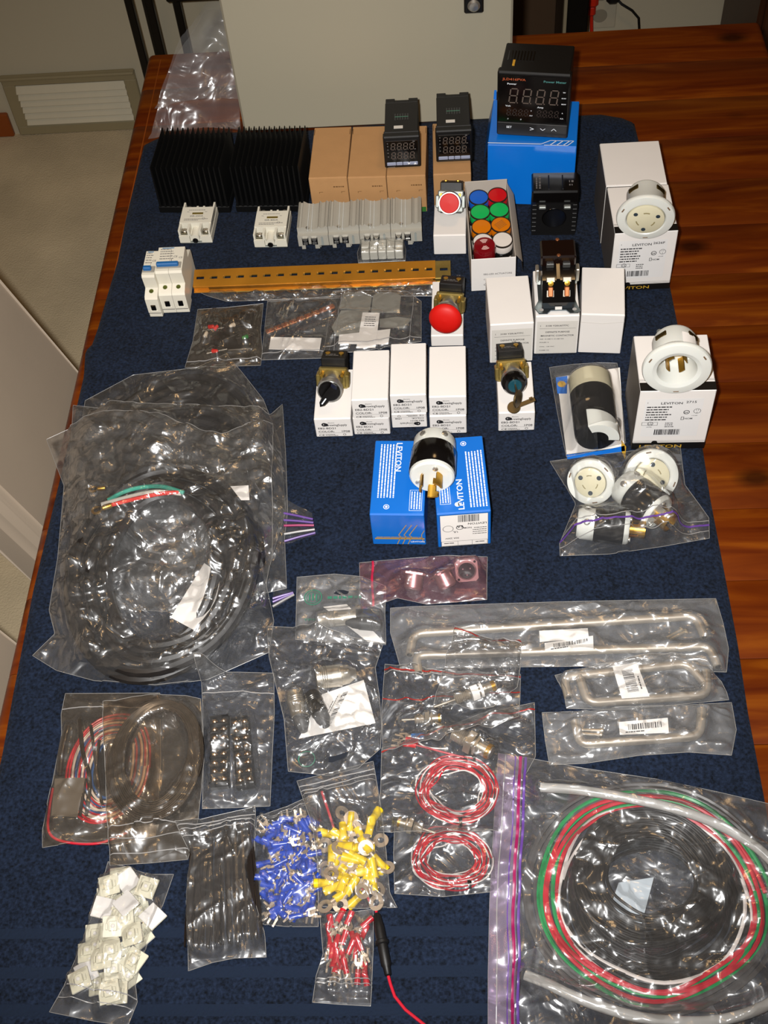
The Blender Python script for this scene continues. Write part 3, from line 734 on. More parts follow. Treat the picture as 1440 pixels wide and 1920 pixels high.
# ---- process controllers on the kraft boxes
def pid(label, Mbox, hbox, pl, pr_, style):
    zt = hbox + .0012
    a = P(pl[0], pl[1], zt); b = P(pr_[0], pr_[1], zt); c0 = (a + b) / 2; s = .0485
    M = frame_at(c0, b - a) @ T(0, 0, .0004) @ RX(-1.4)
    o = thing('temperature_controller', label, 'controller', M, 'temperature controllers')
    part('bezel', MB().box((0, .0055, s / 2), (s, .011, s), .0015), BLKP, o)
    wn = part('window', MB().box((0, -.0004, s * .54), (s * .88, .001, s * .70), .0004), DKWIN, o)
    F_ = front_M(0, -.0012, 0)
    d1 = MB()
    for k in range(4):
        digit(d1, -s * .30 + k * s * .17, s * .61, s * .10, s * .20, s * .022, F_); digit(d1, -s * .30 + k * s * .17, s * .32, s * .10, s * .20, s * .022, F_)
    part('digits', d1, SEG, wn)
    mk = MB()
    for k, z in enumerate((.80, .71, .60, .50, .38)): mk.rect(-s * .40, s * z, -s * .365, s * z + s * .022, F_)
    mk.rect(s * .30, s * .84, s * .36, s * .865, F_).rect(s * .32, s * .60, s * .38, s * .62, F_).rect(-s * .42, s * .885, s * .42, s * .89, F_)
    mk.dashes(-s * .40, s * .045, -s * .22, s * .022, rng, F_, .001, .002) if style == 0 else mk.rect(-s * .44, s * .07, s * .44, s * .075, F_)
    part('indicator_print', mk, INKG, o)
    kw = [.26, .18, .18, .24] if style == 0 else [.27, .17, .17, .27]; x = -s * .44
    for k, ww in enumerate(kw):
        part('key', MB().box((x + s * ww / 2, -.0008, s * .155), (s * ww - .0006, .0018, s * .10), .0005), GREYBTN, o); x += s * ww
    if style == 0:
        tr = MB(); F3 = front_M(0, -.0019, 0)
        for cx, up in ((.17, -1), (.34, 1)): tr.add([(s * cx - .002, s * .155 - .0016 * up, 0), (s * cx + .002, s * .155 - .0016 * up, 0), (s * cx, s * .155 + .0018 * up, 0)], [(0, 1, 2)], F3)
        part('arrow_print', tr, INKW, o)
    bw = .0445; z0 = (s - bw) / 2
    part('housing', MB().box((0, .011 + .035, s / 2), (bw, .07, bw), .001).box((0, .0135, s / 2), (bw + .002, .004, bw + .002), .0008), BLKP, o)
    rb = MB()
    for sx in (-1, 1): rb.box((sx * .0155, .011 + .074, s / 2), (.0125, .010, bw), .0006)
    rb.box((0, .011 + .072, s / 2), (.02, .006, bw), .0005)
    part('terminal_block', rb, BLKP, o)
    for k in range(6):
        part('vent_slot', MB().box((-.0085 + k * .0034, .047, s - z0 + .0001), (.0018, .014, .0006)), DKWIN, o)
    part('board_edge', MB().box((0, .047, s - z0 + .0004), (.018, .0012, .0004)), mat('green_board', '3e6a55', .4), o)
    part('paper_tag', MB().box((-.004, .024, s - z0 + .0003), (.012, .006, .0004)), LABELM, o)
    return o
pid('black temperature controller on the three grouped kraft boxes', *KB[2][0:1], KB[2][3], (724.6, 316.5), (787.4, 313.5), 0)
pid('black temperature controller on the separate kraft box', *KB[3][0:1], KB[3][3], (820.5, 305.5), (884, 302.5), 1)

# ---- power meter
zt = BLUE[3] + .0012
a = P(931, 254, zt); b = P(1063.5, 262, zt); s = (b - a).length
M = frame_at((a + b) / 2, b - a) @ T(0, 0, .0006) @ RX(-1.6)
o = thing('power_meter', 'large black power meter with unlit digits on the blue carton', 'meter', M)
part('bezel', MB().box((0, .006, s / 2), (s, .012, s), .002), BLKP, o)
part('key_strip', MB().box((0, -.0006, s * .125), (s * .98, .0014, s * .20), .0006), mat('charcoal_strip', '1f1e1e', .35), o)
wn = part('window', MB().box((0, -.0004, s * .60), (s * .96, .001, s * .72), .0005), DKWIN, o)
F_ = front_M(0, -.0013, 0); d1 = MB(); d2 = MB()
for k in range(4): digit(d1, -s * .335 + k * s * .185, s * .545, s * .10, s * .215, s * .017, F_)
for k in range(4):
    digit(d2, -s * .36 + k * s * .08, s * .345, s * .045, s * .10, s * .014, F_); digit(d2, s * .06 + k * s * .08, s * .345, s * .045, s * .10, s * .014, F_)
part('large_digits', d1, SEG, wn); part('small_digits', d2, SEGD, wn)
part('model_print', MB().text('JLD416PVA', -s * .43, s * .885, s * .034, F_, 0, 1.35), mat('orange_print', 'b0502a', .5), wn)
part('title_print', MB().text('Power Meter', s * .44, s * .875, s * .032, F_, 2, 1.25), mat('teal_print', '4f8a86', .5), wn)
pr = MB().text('Power', -s * .36, s * .82, s * .026, F_, 0, 1.3).text('Volt', -s * .38, s * .48, s * .024, F_, 0, 1.2).text('Amp', s * .06, s * .48, s * .024, F_, 0, 1.3)
pr.text('W', s * .40, s * .73, s * .018, F_, 0, 1.4).text('KW', s * .39, s * .64, s * .018, F_, 0, 1.4).text('MW', s * .39, s * .55, s * .018, F_, 0, 1.4).text('V', -s * .03, s * .42, s * .018, F_).text('KV', -s * .04, s * .345, s * .018, F_, 0, 1.3)
pr.text('A', s * .40, s * .41, s * .018, F_).text('KA', s * .385, s * .325, s * .018, F_, 0, 1.3).text('J1', -s * .35, s * .28, s * .016, F_).text('J2', -s * .17, s * .28, s * .016, F_)
part('legend_print', pr, INKW, wn)
pr = MB().text('SET', -s * .36, s * .14, s * .034, front_M(0, -.0015, 0), 0, 1.0); F3 = front_M(0, -.0015, 0)
pr.line([(-s * .03, s * .165), (s * .025, s * .145), (-s * .03, s * .125)], s * .008, F3).line([(s * .115, s * .16), (s * .15, s * .13), (s * .185, s * .16)], s * .008, F3).line([(s * .27, s * .13), (s * .305, s * .165), (s * .34, s * .13)], s * .008, F3)
part('key_print', pr, INKW, o)
part('housing', MB().box((0, .012 + .03, s * .5), (s * .945, .06, s * .94), .0015), BLKP, o)
for k in range(9): part('vent_slot', MB().box((-s * .40 + k * .004, .042, s * .97 + .0002), (.0016, .022, .0006)), DKWIN, o)
part('board_component', MB().box((-s * .31, .025, s * .97 + .0005), (.003, .012, .0012)), mat('yellow_component', 'c8962a', .4), o)
part('terminal_block', MB().box((0, .075, s * .52), (s * .86, .008, s * .8), .001), BLKP, o)

# ---- current transformer
b = P(995, 441); r = P(1079, 440); wd = (r - b).length; M = frame_at(b, r - b); hh = solve_h(b, 360); d = .036
o = thing('current_transformer', 'black current transformer block with a round hole in front of the blue carton', 'transformer', M)
hz = hh * .40; ri = wd * .27; n = 32; lo = hh * .74
vs, fs = [], []
for yy in (0, d):
    for j in range(n):
        a = 2 * math.pi * j / n; vs.append((wd / 2 + ri * math.cos(a), yy, hz + ri * math.sin(a)))
    for j in range(n):
        a = 2 * math.pi * j / n; cx, cz = math.cos(a), math.sin(a)
        tx = (wd / 2) / max(abs(cx), 1e-6); tz = ((lo - hz) if cz > 0 else hz) / max(abs(cz), 1e-6); q = min(tx, tz)
        vs.append((wd / 2 + q * cx, yy, hz + q * cz))
for j in range(n):
    k = (j + 1) % n
    fs += [(j, k, n + k, n + j), (2 * n + k, 2 * n + j, 3 * n + j, 3 * n + k), (k, j, 2 * n + j, 2 * n + k), (n + j, n + k, 3 * n + k, 3 * n + j)]
part('core_housing', MB().add(vs, fs), BLKP, o)
part('inner_sleeve', MB().lathe([(ri - .001, 0), (ri + .002, -.003), (ri + .004, 0)], 32, T(wd / 2, 0, hz) @ RX(90), cap=False), BLKG, o)
for k in range(7): part('rib', MB().box((wd * .06, -.0006, .008 + k * .007), (wd * .10, .002, .0025), .0005).box((wd * .06, -.0006, .008 + k * .007), (.001, .001, .001)), BLKP, o); part('rib', MB().box((wd * .94, -.0006, .008 + k * .007), (wd * .10, .002, .0025), .0005), BLKP, o)
part('terminal_cover', MB().box((wd / 2, d / 2 + .002, lo + (hh - lo) / 2), (wd * 1.02, d + .004, hh - lo), .002), BLKG, o)
for q in (.23, .77): part('terminal_screw', MB().box((wd * q, -.004, lo - .003), (.009, .006, .004), .0008), ZINC, o)
pr = MB().dashes(.004, 0, .030, .0024, rng, T(0, 0, hh + .0004) @ T(.011, .002, 0) @ RZ(90), .001, .004)
pr.dashes(.004, 0, .026, .0018, rng, T(0, 0, hh + .0004) @ T(.0065, .002, 0) @ RZ(90), .001, .004)
part('printing', pr, INKG, o); part('corner_print', MB().dashes(wd * .80, d * .5, wd * .93, .004, rng, T(0, 0, hh + .0004), .001, .003).dashes(wd * .80, d * .32, wd * .9, .003, rng, T(0, 0, hh + .0004), .001, .003), INKG, o)
for q in (.36, .66): part('lid_rib', MB().box((wd * q, d / 2, hh + .0004), (.0016, d * .8, .0018), .0004), BLKP, o)

# ---- solid state relays
def ssr(label, bl, br, nm):
    b = P(*bl); r = P(*br); M = frame_at(b, r - b); wd = .0447; L = .060; hh = .0235
    o = thing('solid_state_relay', label, 'relay', M @ T(0, 0, .0005), 'solid state relays')
    wm = mat('white_relay_plastic', 'd9d4c4', .35, var=.03)
    nw = .008
    out = [(0, 0), (wd / 2 - nw, 0), (wd / 2 - nw, .004), (wd / 2 + nw, .004), (wd / 2 + nw, 0), (wd, 0), (wd, L), (wd / 2 + .0045, L), (wd / 2 + .0045, L - .007), (wd / 2 - .0045, L - .007), (wd / 2 - .0045, L), (0, L)]
    part('housing', MB().prism(out, .002, .013).prism([(.0005, .016), (wd - .0005, .016), (wd - .0005, L - .012), (.0005, L - .012)], .013, hh)
         .prism([(.0005, .0005), (.003, .0005), (.003, L - .001), (.0005, L - .001)], .013, hh - .001).prism([(wd - .003, .0005), (wd - .0005, .0005), (wd - .0005, L - .001), (wd - .003, L - .001)], .013, hh - .001)
         .box((wd * .40, L - .005, .0135), (.0026, .010, .004)).box((wd * .60, L - .005, .0135), (.0026, .010, .004)).box((wd * .32, .008, .018), (.003, .015, .0095)).box((wd * .68, .008, .018), (.003, .015, .0095)), wm, o)
    part('base_plate', MB().box((wd / 2, L / 2, .001), (wd - .001, L - .001, .002), .0004), ZINC, o)
    part('front_channel', MB().lathe([(.0058, 0), (.0062, .018)], 16, T(wd / 2, -.0005, .0105) @ RX(-90) @ T(0, 0, -.0008)), wm, o)
    part('mount_screw', MB().lathe([(.0025, 0), (.0025, .001), (.0038, .001), (.0038, 0)], 14, T(wd / 2, -.0018, .0075) @ RX(90)), BLKP, o)
    for x, y in ((wd * .17, .008), (wd * .83, .008), (wd * .17, L - .006), (wd * .83, L - .006)):
        p_ = part('terminal_plate', MB().box((x, y, .0145), (.009, .010, .003), .0004), mat('dark_tinned', '6c6a5c', .35, 1.0), o)
        part('terminal_screw', MB().lathe([(.0038, 0), (.0038, .0012), (.003, .002), (0, .0022)], 14, T(x, y, .016)).box((x, y, .0183), (.006, .0008, .0006)), NICKEL, p_)
    Tp = T(0, 0, hh + .0003); pr = MB().text(nm, wd / 2, .0275, .0030, Tp, 1, 1.0); pr.dashes(.006, .0225, wd - .006, .0010, rng, Tp, .001, .004).dashes(.006, .020, wd * .6, .0009, rng, Tp, .001, .004)
    pr.text('~', .008, .036, .004, Tp).text('~', wd - .012, .036, .004, Tp); pr.dashes(.010, .041, wd - .012, .0009, rng, Tp, .001, .003).ring(wd - .012, .024, .002, .0004, Tp)
    part('printing', pr, INKG, o)
    part('maker_mark', MB().box((wd * .52, .0345, hh + .0002), (.015, .0035, .0003)), mat('dark_gold_mark', '6a5a24', .5), o)
ssr('white solid state relay in front of the heatsink nearest the table edge', (339, 458), (399.5, 457), 'SSR-25DA')
ssr('white solid state relay in front of the heatsink nearest the kraft boxes', (478.5, 466), (538, 465), 'SSR-40DA')

# ---- terminal blocks
TBM = mat('grey_terminal_plastic', 'a39f94', .4, var=.05)
b = P(562, 471); r = P(793, 461); M = frame_at(b, r - b); tot = (r - b).length; wu = tot / 4; L = .058; hh = .036
pos = ['beside the solid state relay', 'second from the solid state relay', 'third from the solid state relay', 'at the red button end']
for k in range(4):
    o = thing('terminal_block', 'grey screw terminal block in the row, ' + pos[k], 'terminal block', M @ T(k * wu, 0, .0004), 'grey terminal blocks in a row')
    u = wu - .0006
    prof = [(0, .004), (.003, .004), (.003, 0), (.008, 0), (.008, .010), (.012, .010), (.012, .006), (.017, .006), (.017, .010), (.022, .010), (.022, 0), (.029, 0), (.029, .004), (u, .004)]
    top = [(u, hh * .93), (u - .003, hh), (u - .005, hh * .93), (u - .009, hh * .9), (u - .012, hh * .99), (u - .0135, hh * .9), (.022, hh * .86), (.017, hh * .87), (.012, hh * .9), (.0085, hh * .97), (.0065, hh), (.0055, hh * .93), (.003, hh * .93), (.002, hh * .99), (0, hh * .95)]
    XZ = Matrix(((1, 0, 0, 0), (0, 0, 1, 0), (0, 1, 0, 0), (0, 0, 0, 1)))
    part('housing', MB().prism([(x, z) for x, z in prof] + top, .006, L, XZ), TBM, o)
    part('front_plate', MB().prism([(0, .008), (.004, .008), (.004, .003), (.009, .003), (.009, .012), (.022, .012), (.022, .003), (.028, .003), (.028, .008), (u, .008), (u, hh * .70), (0, hh * .70)], 0, .006, XZ), TBM, o)
    for x in (.010, .022):
        w2 = part('clamp_window', MB().box((x, -.0003, hh * .46), (.0085, .003, .0115), .0005), DKWIN, o)
        part('clamp_screw', MB().lathe([(0, .0014), (.0024, .001), (.0030, 0)], 12, T(x, -.0018, hh * .55) @ RX(90)).box((x, -.0012, hh * .38), (.0055, .003, .003)).box((x, -.0012, hh * .61), (.007, .003, .002)), CHROME, w2)
    part('marker_slot', MB().prism([(.034 - .003, hh * .25), (.037 - .003, hh * .25), (.037 - .003, hh * .6), (.0355 - .003, hh * .66), (.034 - .003, hh * .6)], -.0008, .004, XZ), mat('pale_grey_plastic', '8e938f', .4), o)
    for q in (.0145, .0195): part('clear_flange', MB().box((q, L * .5, hh * .9), (.0007, L * .9, .004)), mat('frosted_plastic', 'c6c8c4', .25), o)
    part('screw_highlight', MB().lathe([(.0028, 0), (.0028, .001), (0, .0016)], 10, T(.014, .008, hh * .88)), CHROME, o)

# ---- circuit breakers (lying on their backs)
BRK = mat('white_breaker_plastic', 'd8d2c2', .4, var=.03)
def breaker(label, bl, br, poles):
    b = P(*bl); r = P(*br); M = frame_at(b, r - b); wd = (r - b).length
    o = thing('circuit_breaker', label, 'breaker', M @ T(0, 0, .0005), 'white circuit breakers')
    pf = [(0, 0), (0, .006), (-.0015, .008), (-.0015, .031), (.001, .034), (.013, .038), (.0125, .043), (.011, .057), (.013, .060), (.055, .062), (.055, .044), (.0745, .040), (.076, .036), (.076, 0), (.056, 0), (.056, .005), (.022, .005), (.022, 0)]
    YZ = Matrix(((0, 0, 1, 0), (1, 0, 0, 0), (0, 1, 0, 0), (0, 0, 0, 1)))
    pw_ = wd / poles
    for k in range(poles):
        part('pole_body', MB().prism(pf, k * pw_ + .0002, (k + 1) * pw_ - .0002, YZ), BRK, o)
        part('wire_opening', MB().box(((k + .5) * pw_, -.0012, .017), (pw_ * .38, .003, .009), .0006), DKWIN, o)
        part('opening_frame', MB().box(((k + .5) * pw_, -.0008, .0115), (pw_ * .55, .003, .0016), .0004), BRK, o)
        part('clamp_screw', MB().lathe([(0, .0005), (.0028, .0005), (.003, 0)], 12, T((k + .5) * pw_, .008, .0368) @ RX(18)), mat('green_zinc', '7f8a4a', .3, 1.0), o)
        part('seam_line', MB().box((wd * (k + .5) / poles, -.0017, .0075), (pw_ * .9, .0006, .0005)), INKG, o)
    tg = part('toggle', MB().box((wd * (.46 if poles > 1 else .42), .021, .0635), (wd * (.82 if poles > 1 else .62), .006, .007), .0012, I4), mat('blue_toggle', '1f5f9a', .4), o)
    part('toggle_slot', MB().box((wd / 2, .0215, .0615), (wd * .9, .010, .0016)), mat('grey_slot', '9a958a', .5), o)
    Tp = T(0, 0, .0597) @ RX(2.7); pr = MB()
    for k, y in enumerate((.051, .047, .043, .0385, .034)): pr.dashes(wd * .10, y - .0005, wd * (.62 if k else .5), .0013, rng, Tp, .001, .004)
    pr.text('CE', wd * .62, .036, .003, Tp); pr.rect(wd * .55, .028, wd * .57, .034, Tp)
    if poles > 1: pr.text('CS', wd * .82, .034, .003, Tp)
    part('printing', pr, INKG, o)
    part('maker_mark', MB().rect(wd * .15, .0525, wd * .6, .0540, Tp), mat('blue_print', '3f7aa8', .5), o)
breaker('white circuit breaker one module wide at the end of the brass coloured rail', (282, 594), (306, 593.6), 1)
breaker('white circuit breaker two modules wide with a broad blue toggle', (307.5, 587), (356.5, 585), 2)

# ---- mounting rails
def rail_bm(L, ns):
    mb = MB(); hw = .0175; wb = .0135; hz = .0075; t_ = .001
    sec = [(-hw, hz), (-wb, hz), (-wb, 0)]
    mb.box((L / 2, -hw + .002, 0), (L, .005, t_), .0003).box((L / 2, hw - .002, 0), (L, .005, t_), .0003)
    mb.box((L / 2, -wb, hz / 2), (L, t_, hz), .0003).box((L / 2, wb, hz / 2), (L, t_, hz), .0003)
    sw, sh = .0050, .0022; pit = L / ns
    mb.box((L / 2, -(wb + sh) / 2, hz), (L, wb - sh, t_)).box((L / 2, (wb + sh) / 2, hz), (L, wb - sh, t_))
    for k in range(ns + 1):
        x0 = 0 if k == 0 else (k - .5) * pit + sw; x1 = L if k == ns else (k + .5) * pit - sw
        mb.box(((x0 + x1) / 2, 0, hz), (x1 - x0, 2 * sh, t_))
    return mb
RAILM = mat('gold_chromate', 'b87c26', .30, .5, var=.35, vscale=26)
a = P(364.5, 551, .002); b = P(817, 534, .002); L = (b - a).length; M = frame_at(a, b - a)
o = thing('mounting_rail', 'gold slotted mounting rail lying across the towel', 'rail', M @ RX(11) @ T(0, .0175, .0026), 'gold mounting rails')
part('rail_profile', rail_bm(L, 18), RAILM, o)
o = thing('mounting_rail', 'second gold mounting rail in clear sleeve, sticking out behind the first', 'rail', M @ RX(11) @ T(L / 18 * 1.12, .0175, .0012), 'gold mounting rails')
part('rail_profile', rail_bm(L, 18), YZINC, o)

# ---- push buttons and switches on their cartons
def operator(name, label, cat, key, off, elev, yaw, head, plate=YZINC, block=True, ext=0.0):
    Mb, wd, d, h = EB[key]
    base = Mb @ T(*off) @ T(0, 0, h)
    dr = Vector((math.sin(R(yaw)) * math.cos(R(elev)), -math.cos(R(yaw)) * math.cos(R(elev)), math.sin(R(elev))))
    # local z = axis towards the knob, local y = up
    zx = dr; yx = (Vector((0, 0, 1)) - zx * zx.z).normalized(); xx = yx.cross(zx)
    Mo = base @ Matrix(((xx.x, yx.x, zx.x, 0), (xx.y, yx.y, zx.y, 0), (xx.z, yx.z, zx.z, 0), (0, 0, 0, 1)))
    o = thing(name, label, cat, Mo)
    if block:
        Mx = T(0, 0, -ext)
        bl = part('contact_block', MB(Mx).box((0, .004, -.034), (.029, .040, .022), .001).box((0, .004, -.047), (.024, .034, .006), .001), BLKP, o)
        for q in (-.008, .008): part('block_screw', MB(Mx).lathe([(.003, 0), (.003, .001), (0, .0012)], 10, T(q, .0242, -.036) @ RX(-90)), BRASS, bl)
        part('block_print', MB(Mx).dashes(-.010, 0, .008, .0016, rng, T(0, .0243, -.030) @ RX(-90)).dashes(-.010, 0, .004, .0016, rng, T(0, .0243, -.033) @ RX(-90)).text('CE', .004, 0, .003, T(0, .0243, -.044) @ RX(-90)), INKG, bl)
    part('mounting_plate', MB(T(0, 0, -ext)).box((0, 0, -.0195), (.034, .028, .007), .0015).box((-.017, 0, -.017), (.005, .016, .012), .001).box((.017, 0, -.017), (.005, .016, .012), .001), plate, o)
    for q in (-.012, .012): part('plate_screw', MB(T(0, 0, -ext)).cyl((q, .009, -.016), (q, .009, -.008), .002, n=10), BRASS, o)
    part('collar', MB().lathe([(.0108, -.018 - ext), (.0122, -.016 - ext), (.0122, -.006), (.0145, -.006), (.0150, -.002), (.0140, 0), (.0, 0)], 28), CHROME, o)
    head(o); return o
def head_button(o):
    part('bezel_ring', MB().lathe([(.0128, 0), (.0142, 0), (.0142, .006), (.0128, .006)], 32, cap=False), CHROME, o)
    part('button_cap', MB().lathe([(.0128, 0), (.0128, .0062), (.0118, .0074), (0, .0078)], 32), REDP, o, label='flat red cap')
operator('push_button', 'flat red push button in a chrome ring on its white carton', 'push button', 'btn', (.0215, .030, .0285), 33, -3, head_button, ZINC)
def head_estop(o):
    part('mushroom_cap', MB().lathe([(.0115, 0), (.012, .006), (.0145, .0095), (.0195, .011), (.0202, .0135), (.0190, .0165), (.0150, .0192), (.008, .0208), (0, .0214)], 40), REDP, o, label='red mushroom shaped cap')
operator('emergency_stop', 'red mushroom emergency stop button on its white carton', 'stop button', 'est', (.020, .018, .0205), 14, -8, head_estop, ext=.006)
def head_sel(o):
    part('bezel_ring', MB().lathe([(.0128, 0), (.0145, 0), (.0145, .004), (.0128, .004)], 32, cap=False), CHROME, o)
    part('knob_base', MB().lathe([(.0128, 0), (.0128, .005), (.0118, .006), (0, .006)], 28), BLKG, o)
    hd = part('knob_handle', MB().prism([(-.0125, -.004), (.0, -.005), (.013, -.0035), (.0175, 0), (.013, .0035), (0, .005), (-.0125, .004)], .006, .016, RZ(-125)), BLKG, o)
    part('pointer_mark', MB().box((.0085, 0, .0162), (.009, .0014, .0006), 0, RZ(-125) @ T(0, -.0, 0)), INKW, hd)
operator('selector_switch', 'black selector switch with a white pointer mark on its white carton', 'switch', 'sel', (.0195, .028, .0195), 20, -4, head_sel, ext=.009)
TEAL = mat('teal_insert', '143f4a', .3)
def head_key(o):
    part('bezel_ring', MB().lathe([(.0082, 0), (.0142, 0), (.0142, .005), (.0115, .010), (.0082, .010)], 32, cap=False), BLKG, o)
    part('key_barrel', MB().lathe([(.0080, 0), (.0080, .011), (.0070, .012), (0, .012)], 28), TEAL, o, label='teal ring around the keyhole')
    km = mat('dull_key_metal', '6a5838', .36, .85, var=.15)
    k1 = part('key', MB().box((0, 0, .020), (.0016, .006, .018)).lathe([(.0, -.001), (.0100, -.001), (.0106, 0), (.0100, .001), (0, .001)], 20, T(0, -.004, .034) @ RY(60)), km, o)
    part('key_ring_hole', MB().lathe([(0, .0012), (.0022, .0012)], 12, T(0, -.004, .034) @ RY(60) @ T(-.006, 0, 0)), DKWIN, k1)
operator('key_switch', 'black key switch with a key in it on its white carton', 'switch', 'key', (.0185, .030, .0195), 20, 4, head_key, YZINC, ext=.009)
Mk, wd, d, h = EB['key']
p0 = P(968, 762, h + .008); p1 = P(1011, 745, h + .012)
o = thing('spare_key', 'spare key hanging beside the key switch over the carton edge', 'key', Mz(p0, p1 - p0, 20))
part('blade', MB().box((0, 0, .012), (.005, .0014, .022), .0003).box((.0015, 0, .019), (.005, .0014, .004)), MATS['dull_key_metal'], o)
part('bow', MB().lathe([(0, -.001), (.0072, -.001), (.0076, 0), (.0072, .001), (0, .001)], 18, T(0, 0, -.003) @ RX(90)), MATS['dull_key_metal'], o)

# ---- tray of pilot lights
bl, br = (884, 546), (966, 541)
b = P(*bl); r = P(*br); M = frame_at(b, r - b); wd = (r - b).length; h = solve_h(b, 487); d = solve_d(b + Vector((0, 0, h)), M.to_3x3() @ Vector((0, 1, 0)), 345)
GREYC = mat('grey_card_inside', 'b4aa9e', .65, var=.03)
o = thing('lamp_tray', 'open white carton holding rows of coloured pilot lamps', 'box', M)
part('front_wall', MB().box((wd / 2, .0005, h / 2), (wd, .001, h), .0003), WHITEC, o)
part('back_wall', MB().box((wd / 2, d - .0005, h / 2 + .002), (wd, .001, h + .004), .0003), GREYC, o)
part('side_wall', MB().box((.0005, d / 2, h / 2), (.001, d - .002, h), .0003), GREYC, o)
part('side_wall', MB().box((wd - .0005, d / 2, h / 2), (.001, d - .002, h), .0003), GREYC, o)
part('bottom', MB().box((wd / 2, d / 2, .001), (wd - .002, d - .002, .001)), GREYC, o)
part('open_flap', MB().add([(wd, .004, h), (wd, d - .004, h), (wd + .008, d - .012, h - .012), (wd + .010, d - .03, h - .035), (wd + .010, .01, h - .035), (wd + .009, .006, h - .014)], [(0, 1, 2, 5), (5, 2, 3, 4)]), GREYC, o)
F_ = FP(-.0005); k = h
pr = MB().text('EB2-LED ACTUATORS', wd * .28, h * .50, .0026, F_, 0, 1.0).text('COLOR:', wd * .28, h * .34, .0022, F_, 0, 1.1).text('1P08', wd * .70, h * .34, .0022, F_, 0, 1.2).text('CE', wd * .28, h * .16, .0034, F_, 0, 1.2)
part('printing', pr, INKG, o)
def lens_mat(n, c): return mat(n, c, .22, var=.04, coat=.3)
def pilot(x, y, cm, label, ztop, dark=None):
    q = thing('pilot_lamp', label, 'pilot lamp', M @ T(x, y, ztop - .028) @ RX(9), 'pilot lamps in the carton')
    part('lamp_body', MB().lathe([(0, -.012), (.0085, -.012), (.0085, .006), (.0128, .006), (.0135, .008), (.0135, .0125), (.0128, .013)], 24), BLKP, q)
    for j in range(6): part('grip_tooth', MB().box((.0136, 0, .0095), (.0016, .004, .005), .0004, RZ(60 * j + 20)), BLKP, q)
    part('lens_skirt', MB().lathe([(.0128, .013), (.0132, .0135), (.0132, .0225), (.0126, .0235)], 28, cap=False), dark or cm, q)
    part('clear_rim', MB().lathe([(.0126, .0235), (.0132, .0240), (.0128, .0262), (.0120, .0262), (.0118, .0250)], 28, cap=False), mat('dark_clear_rim', '2c241f', .1), q)
    part('lens_face', MB().lathe([(.0120, .0245), (.0118, .0252), (0, .0256)], 28), cm, q)
    return q
LB, LR_, LG, LA, LW = lens_mat('blue_lens', '1157b8'), lens_mat('red_lens', 'b80c14'), lens_mat('green_lens', '12a24e'), lens_mat('amber_lens', 'c26a08'), lens_mat('white_lens', 'cfc6be')
cx0, cx1 = wd * .30, wd * .74
def laty(py, px): return (M.inverted() @ P(px, py, h)).y
ys = [laty(q, 905) for q in (367, 394.5, 422.5, 447)]
pilot(cx0, ys[0], LB, 'blue pilot lamp in the lamp carton', h + .004)
pilot(cx1, ys[0] + .002, LR_, 'bright red pilot lamp beside the blue one', h + .004)
pilot(cx0, ys[1], LG, 'green pilot lamp in front of the blue one', h + .004)
pilot(cx1, ys[1] + .002, LG, 'green pilot lamp in front of the bright red one', h + .004)
pilot(cx0, ys[2], LA, 'plain amber pilot lamp in the lamp carton', h + .004)
q = pilot(cx1, ys[2] + .002, LA, 'amber pilot lamp with fine print on its face', h + .004)
pr = MB()
for k in range(5): pr.dashes(-.007, .004 - k * .0022, .006, .0007, rng, T(0, 0, .0259) @ RZ(35), .001, .003)
part('face_print', pr, INKB, q)
pilot(cx0, ys[3], LW, 'white pilot lamp mostly hidden behind the dark red buzzer', h + .002)
pilot(cx1, ys[3] - .002, LW, 'white pilot lamp fully visible with black teeth', h + .004)
DR = mat('dark_red_translucent', '6e0610', .12, var=.1, coat=.5)
q = thing('buzzer', 'dark red buzzer lamp with a pale fan emblem, front corner of the lamp carton', 'buzzer', M @ T(cx0 + .001, max(ys[3] - .0195, .0165), h - .016) @ RX(6))
part('buzzer_skirt', MB().lathe([(.0085, -.010), (.0085, 0), (.0135, 0), (.0142, .004), (.0142, .022), (.0130, .0245), (0, .0252)], 30), DR, q)
em = MB()
for sgn in (0, 180):
    for k in range(3):
        r0, r1 = .0028 + k * .0022, .0044 + k * .0022; n_ = 6
        vs = [(rr * math.cos(R(60 + sgn + 70 * j / n_)), rr * math.sin(R(60 + sgn + 70 * j / n_)), 0) for rr in (r0, r1) for j in range(n_ + 1)]
        em.add(vs, [(j, n_ + 1 + j, n_ + 2 + j, j + 1) for j in range(n_)], T(0, 0, .0256))
part('fan_emblem', em, mat('pale_pink_print', 'c9a29a', .5), q)

# ---- magnetic contactor
Mc, wc, dc, hc = CB[1]
o = thing('magnetic_contactor', 'black two pole contactor on a zinc plate lying on a white carton', 'contactor', Mc @ T(wc * .50, dc * .30, hc + .0012) @ RX(-2))
pl = [(-.022, -.022), (-.012, -.022), (-.008, -.017), (.010, -.017), (.014, -.022), (.024, -.022), (.027, -.018), (.024, -.010), (.022, .0), (.022, .045), (-.022, .045), (-.022, 0), (-.027, -.012)]
part('base_plate', MB().prism(pl, 0, .0015), mat('grey_zinc', '8a97a0', .35, 1.0), o)
for x in (-.019, .020): part('mount_hole', MB().lathe([(0, .0018), (.0026, .0018)], 12, T(x, -.0165, 0)), WHITEC, o)
YZ = Matrix(((0, 0, 1, 0), (1, 0, 0, 0), (0, 1, 0, 0), (0, 0, 0, 1)))
part('body', MB().prism([(-.014, .0016), (-.016, .012), (-.004, .036), (.018, .044), (.045, .044), (.048, .0016)], -.0185, .0195, YZ), BLKG, o)
part('arc_cover', MB().box((.0005, .030, .048), (.041, .032, .016), .002, RX(0)), mat('dark_brown_bakelite', '150906', .12), o)
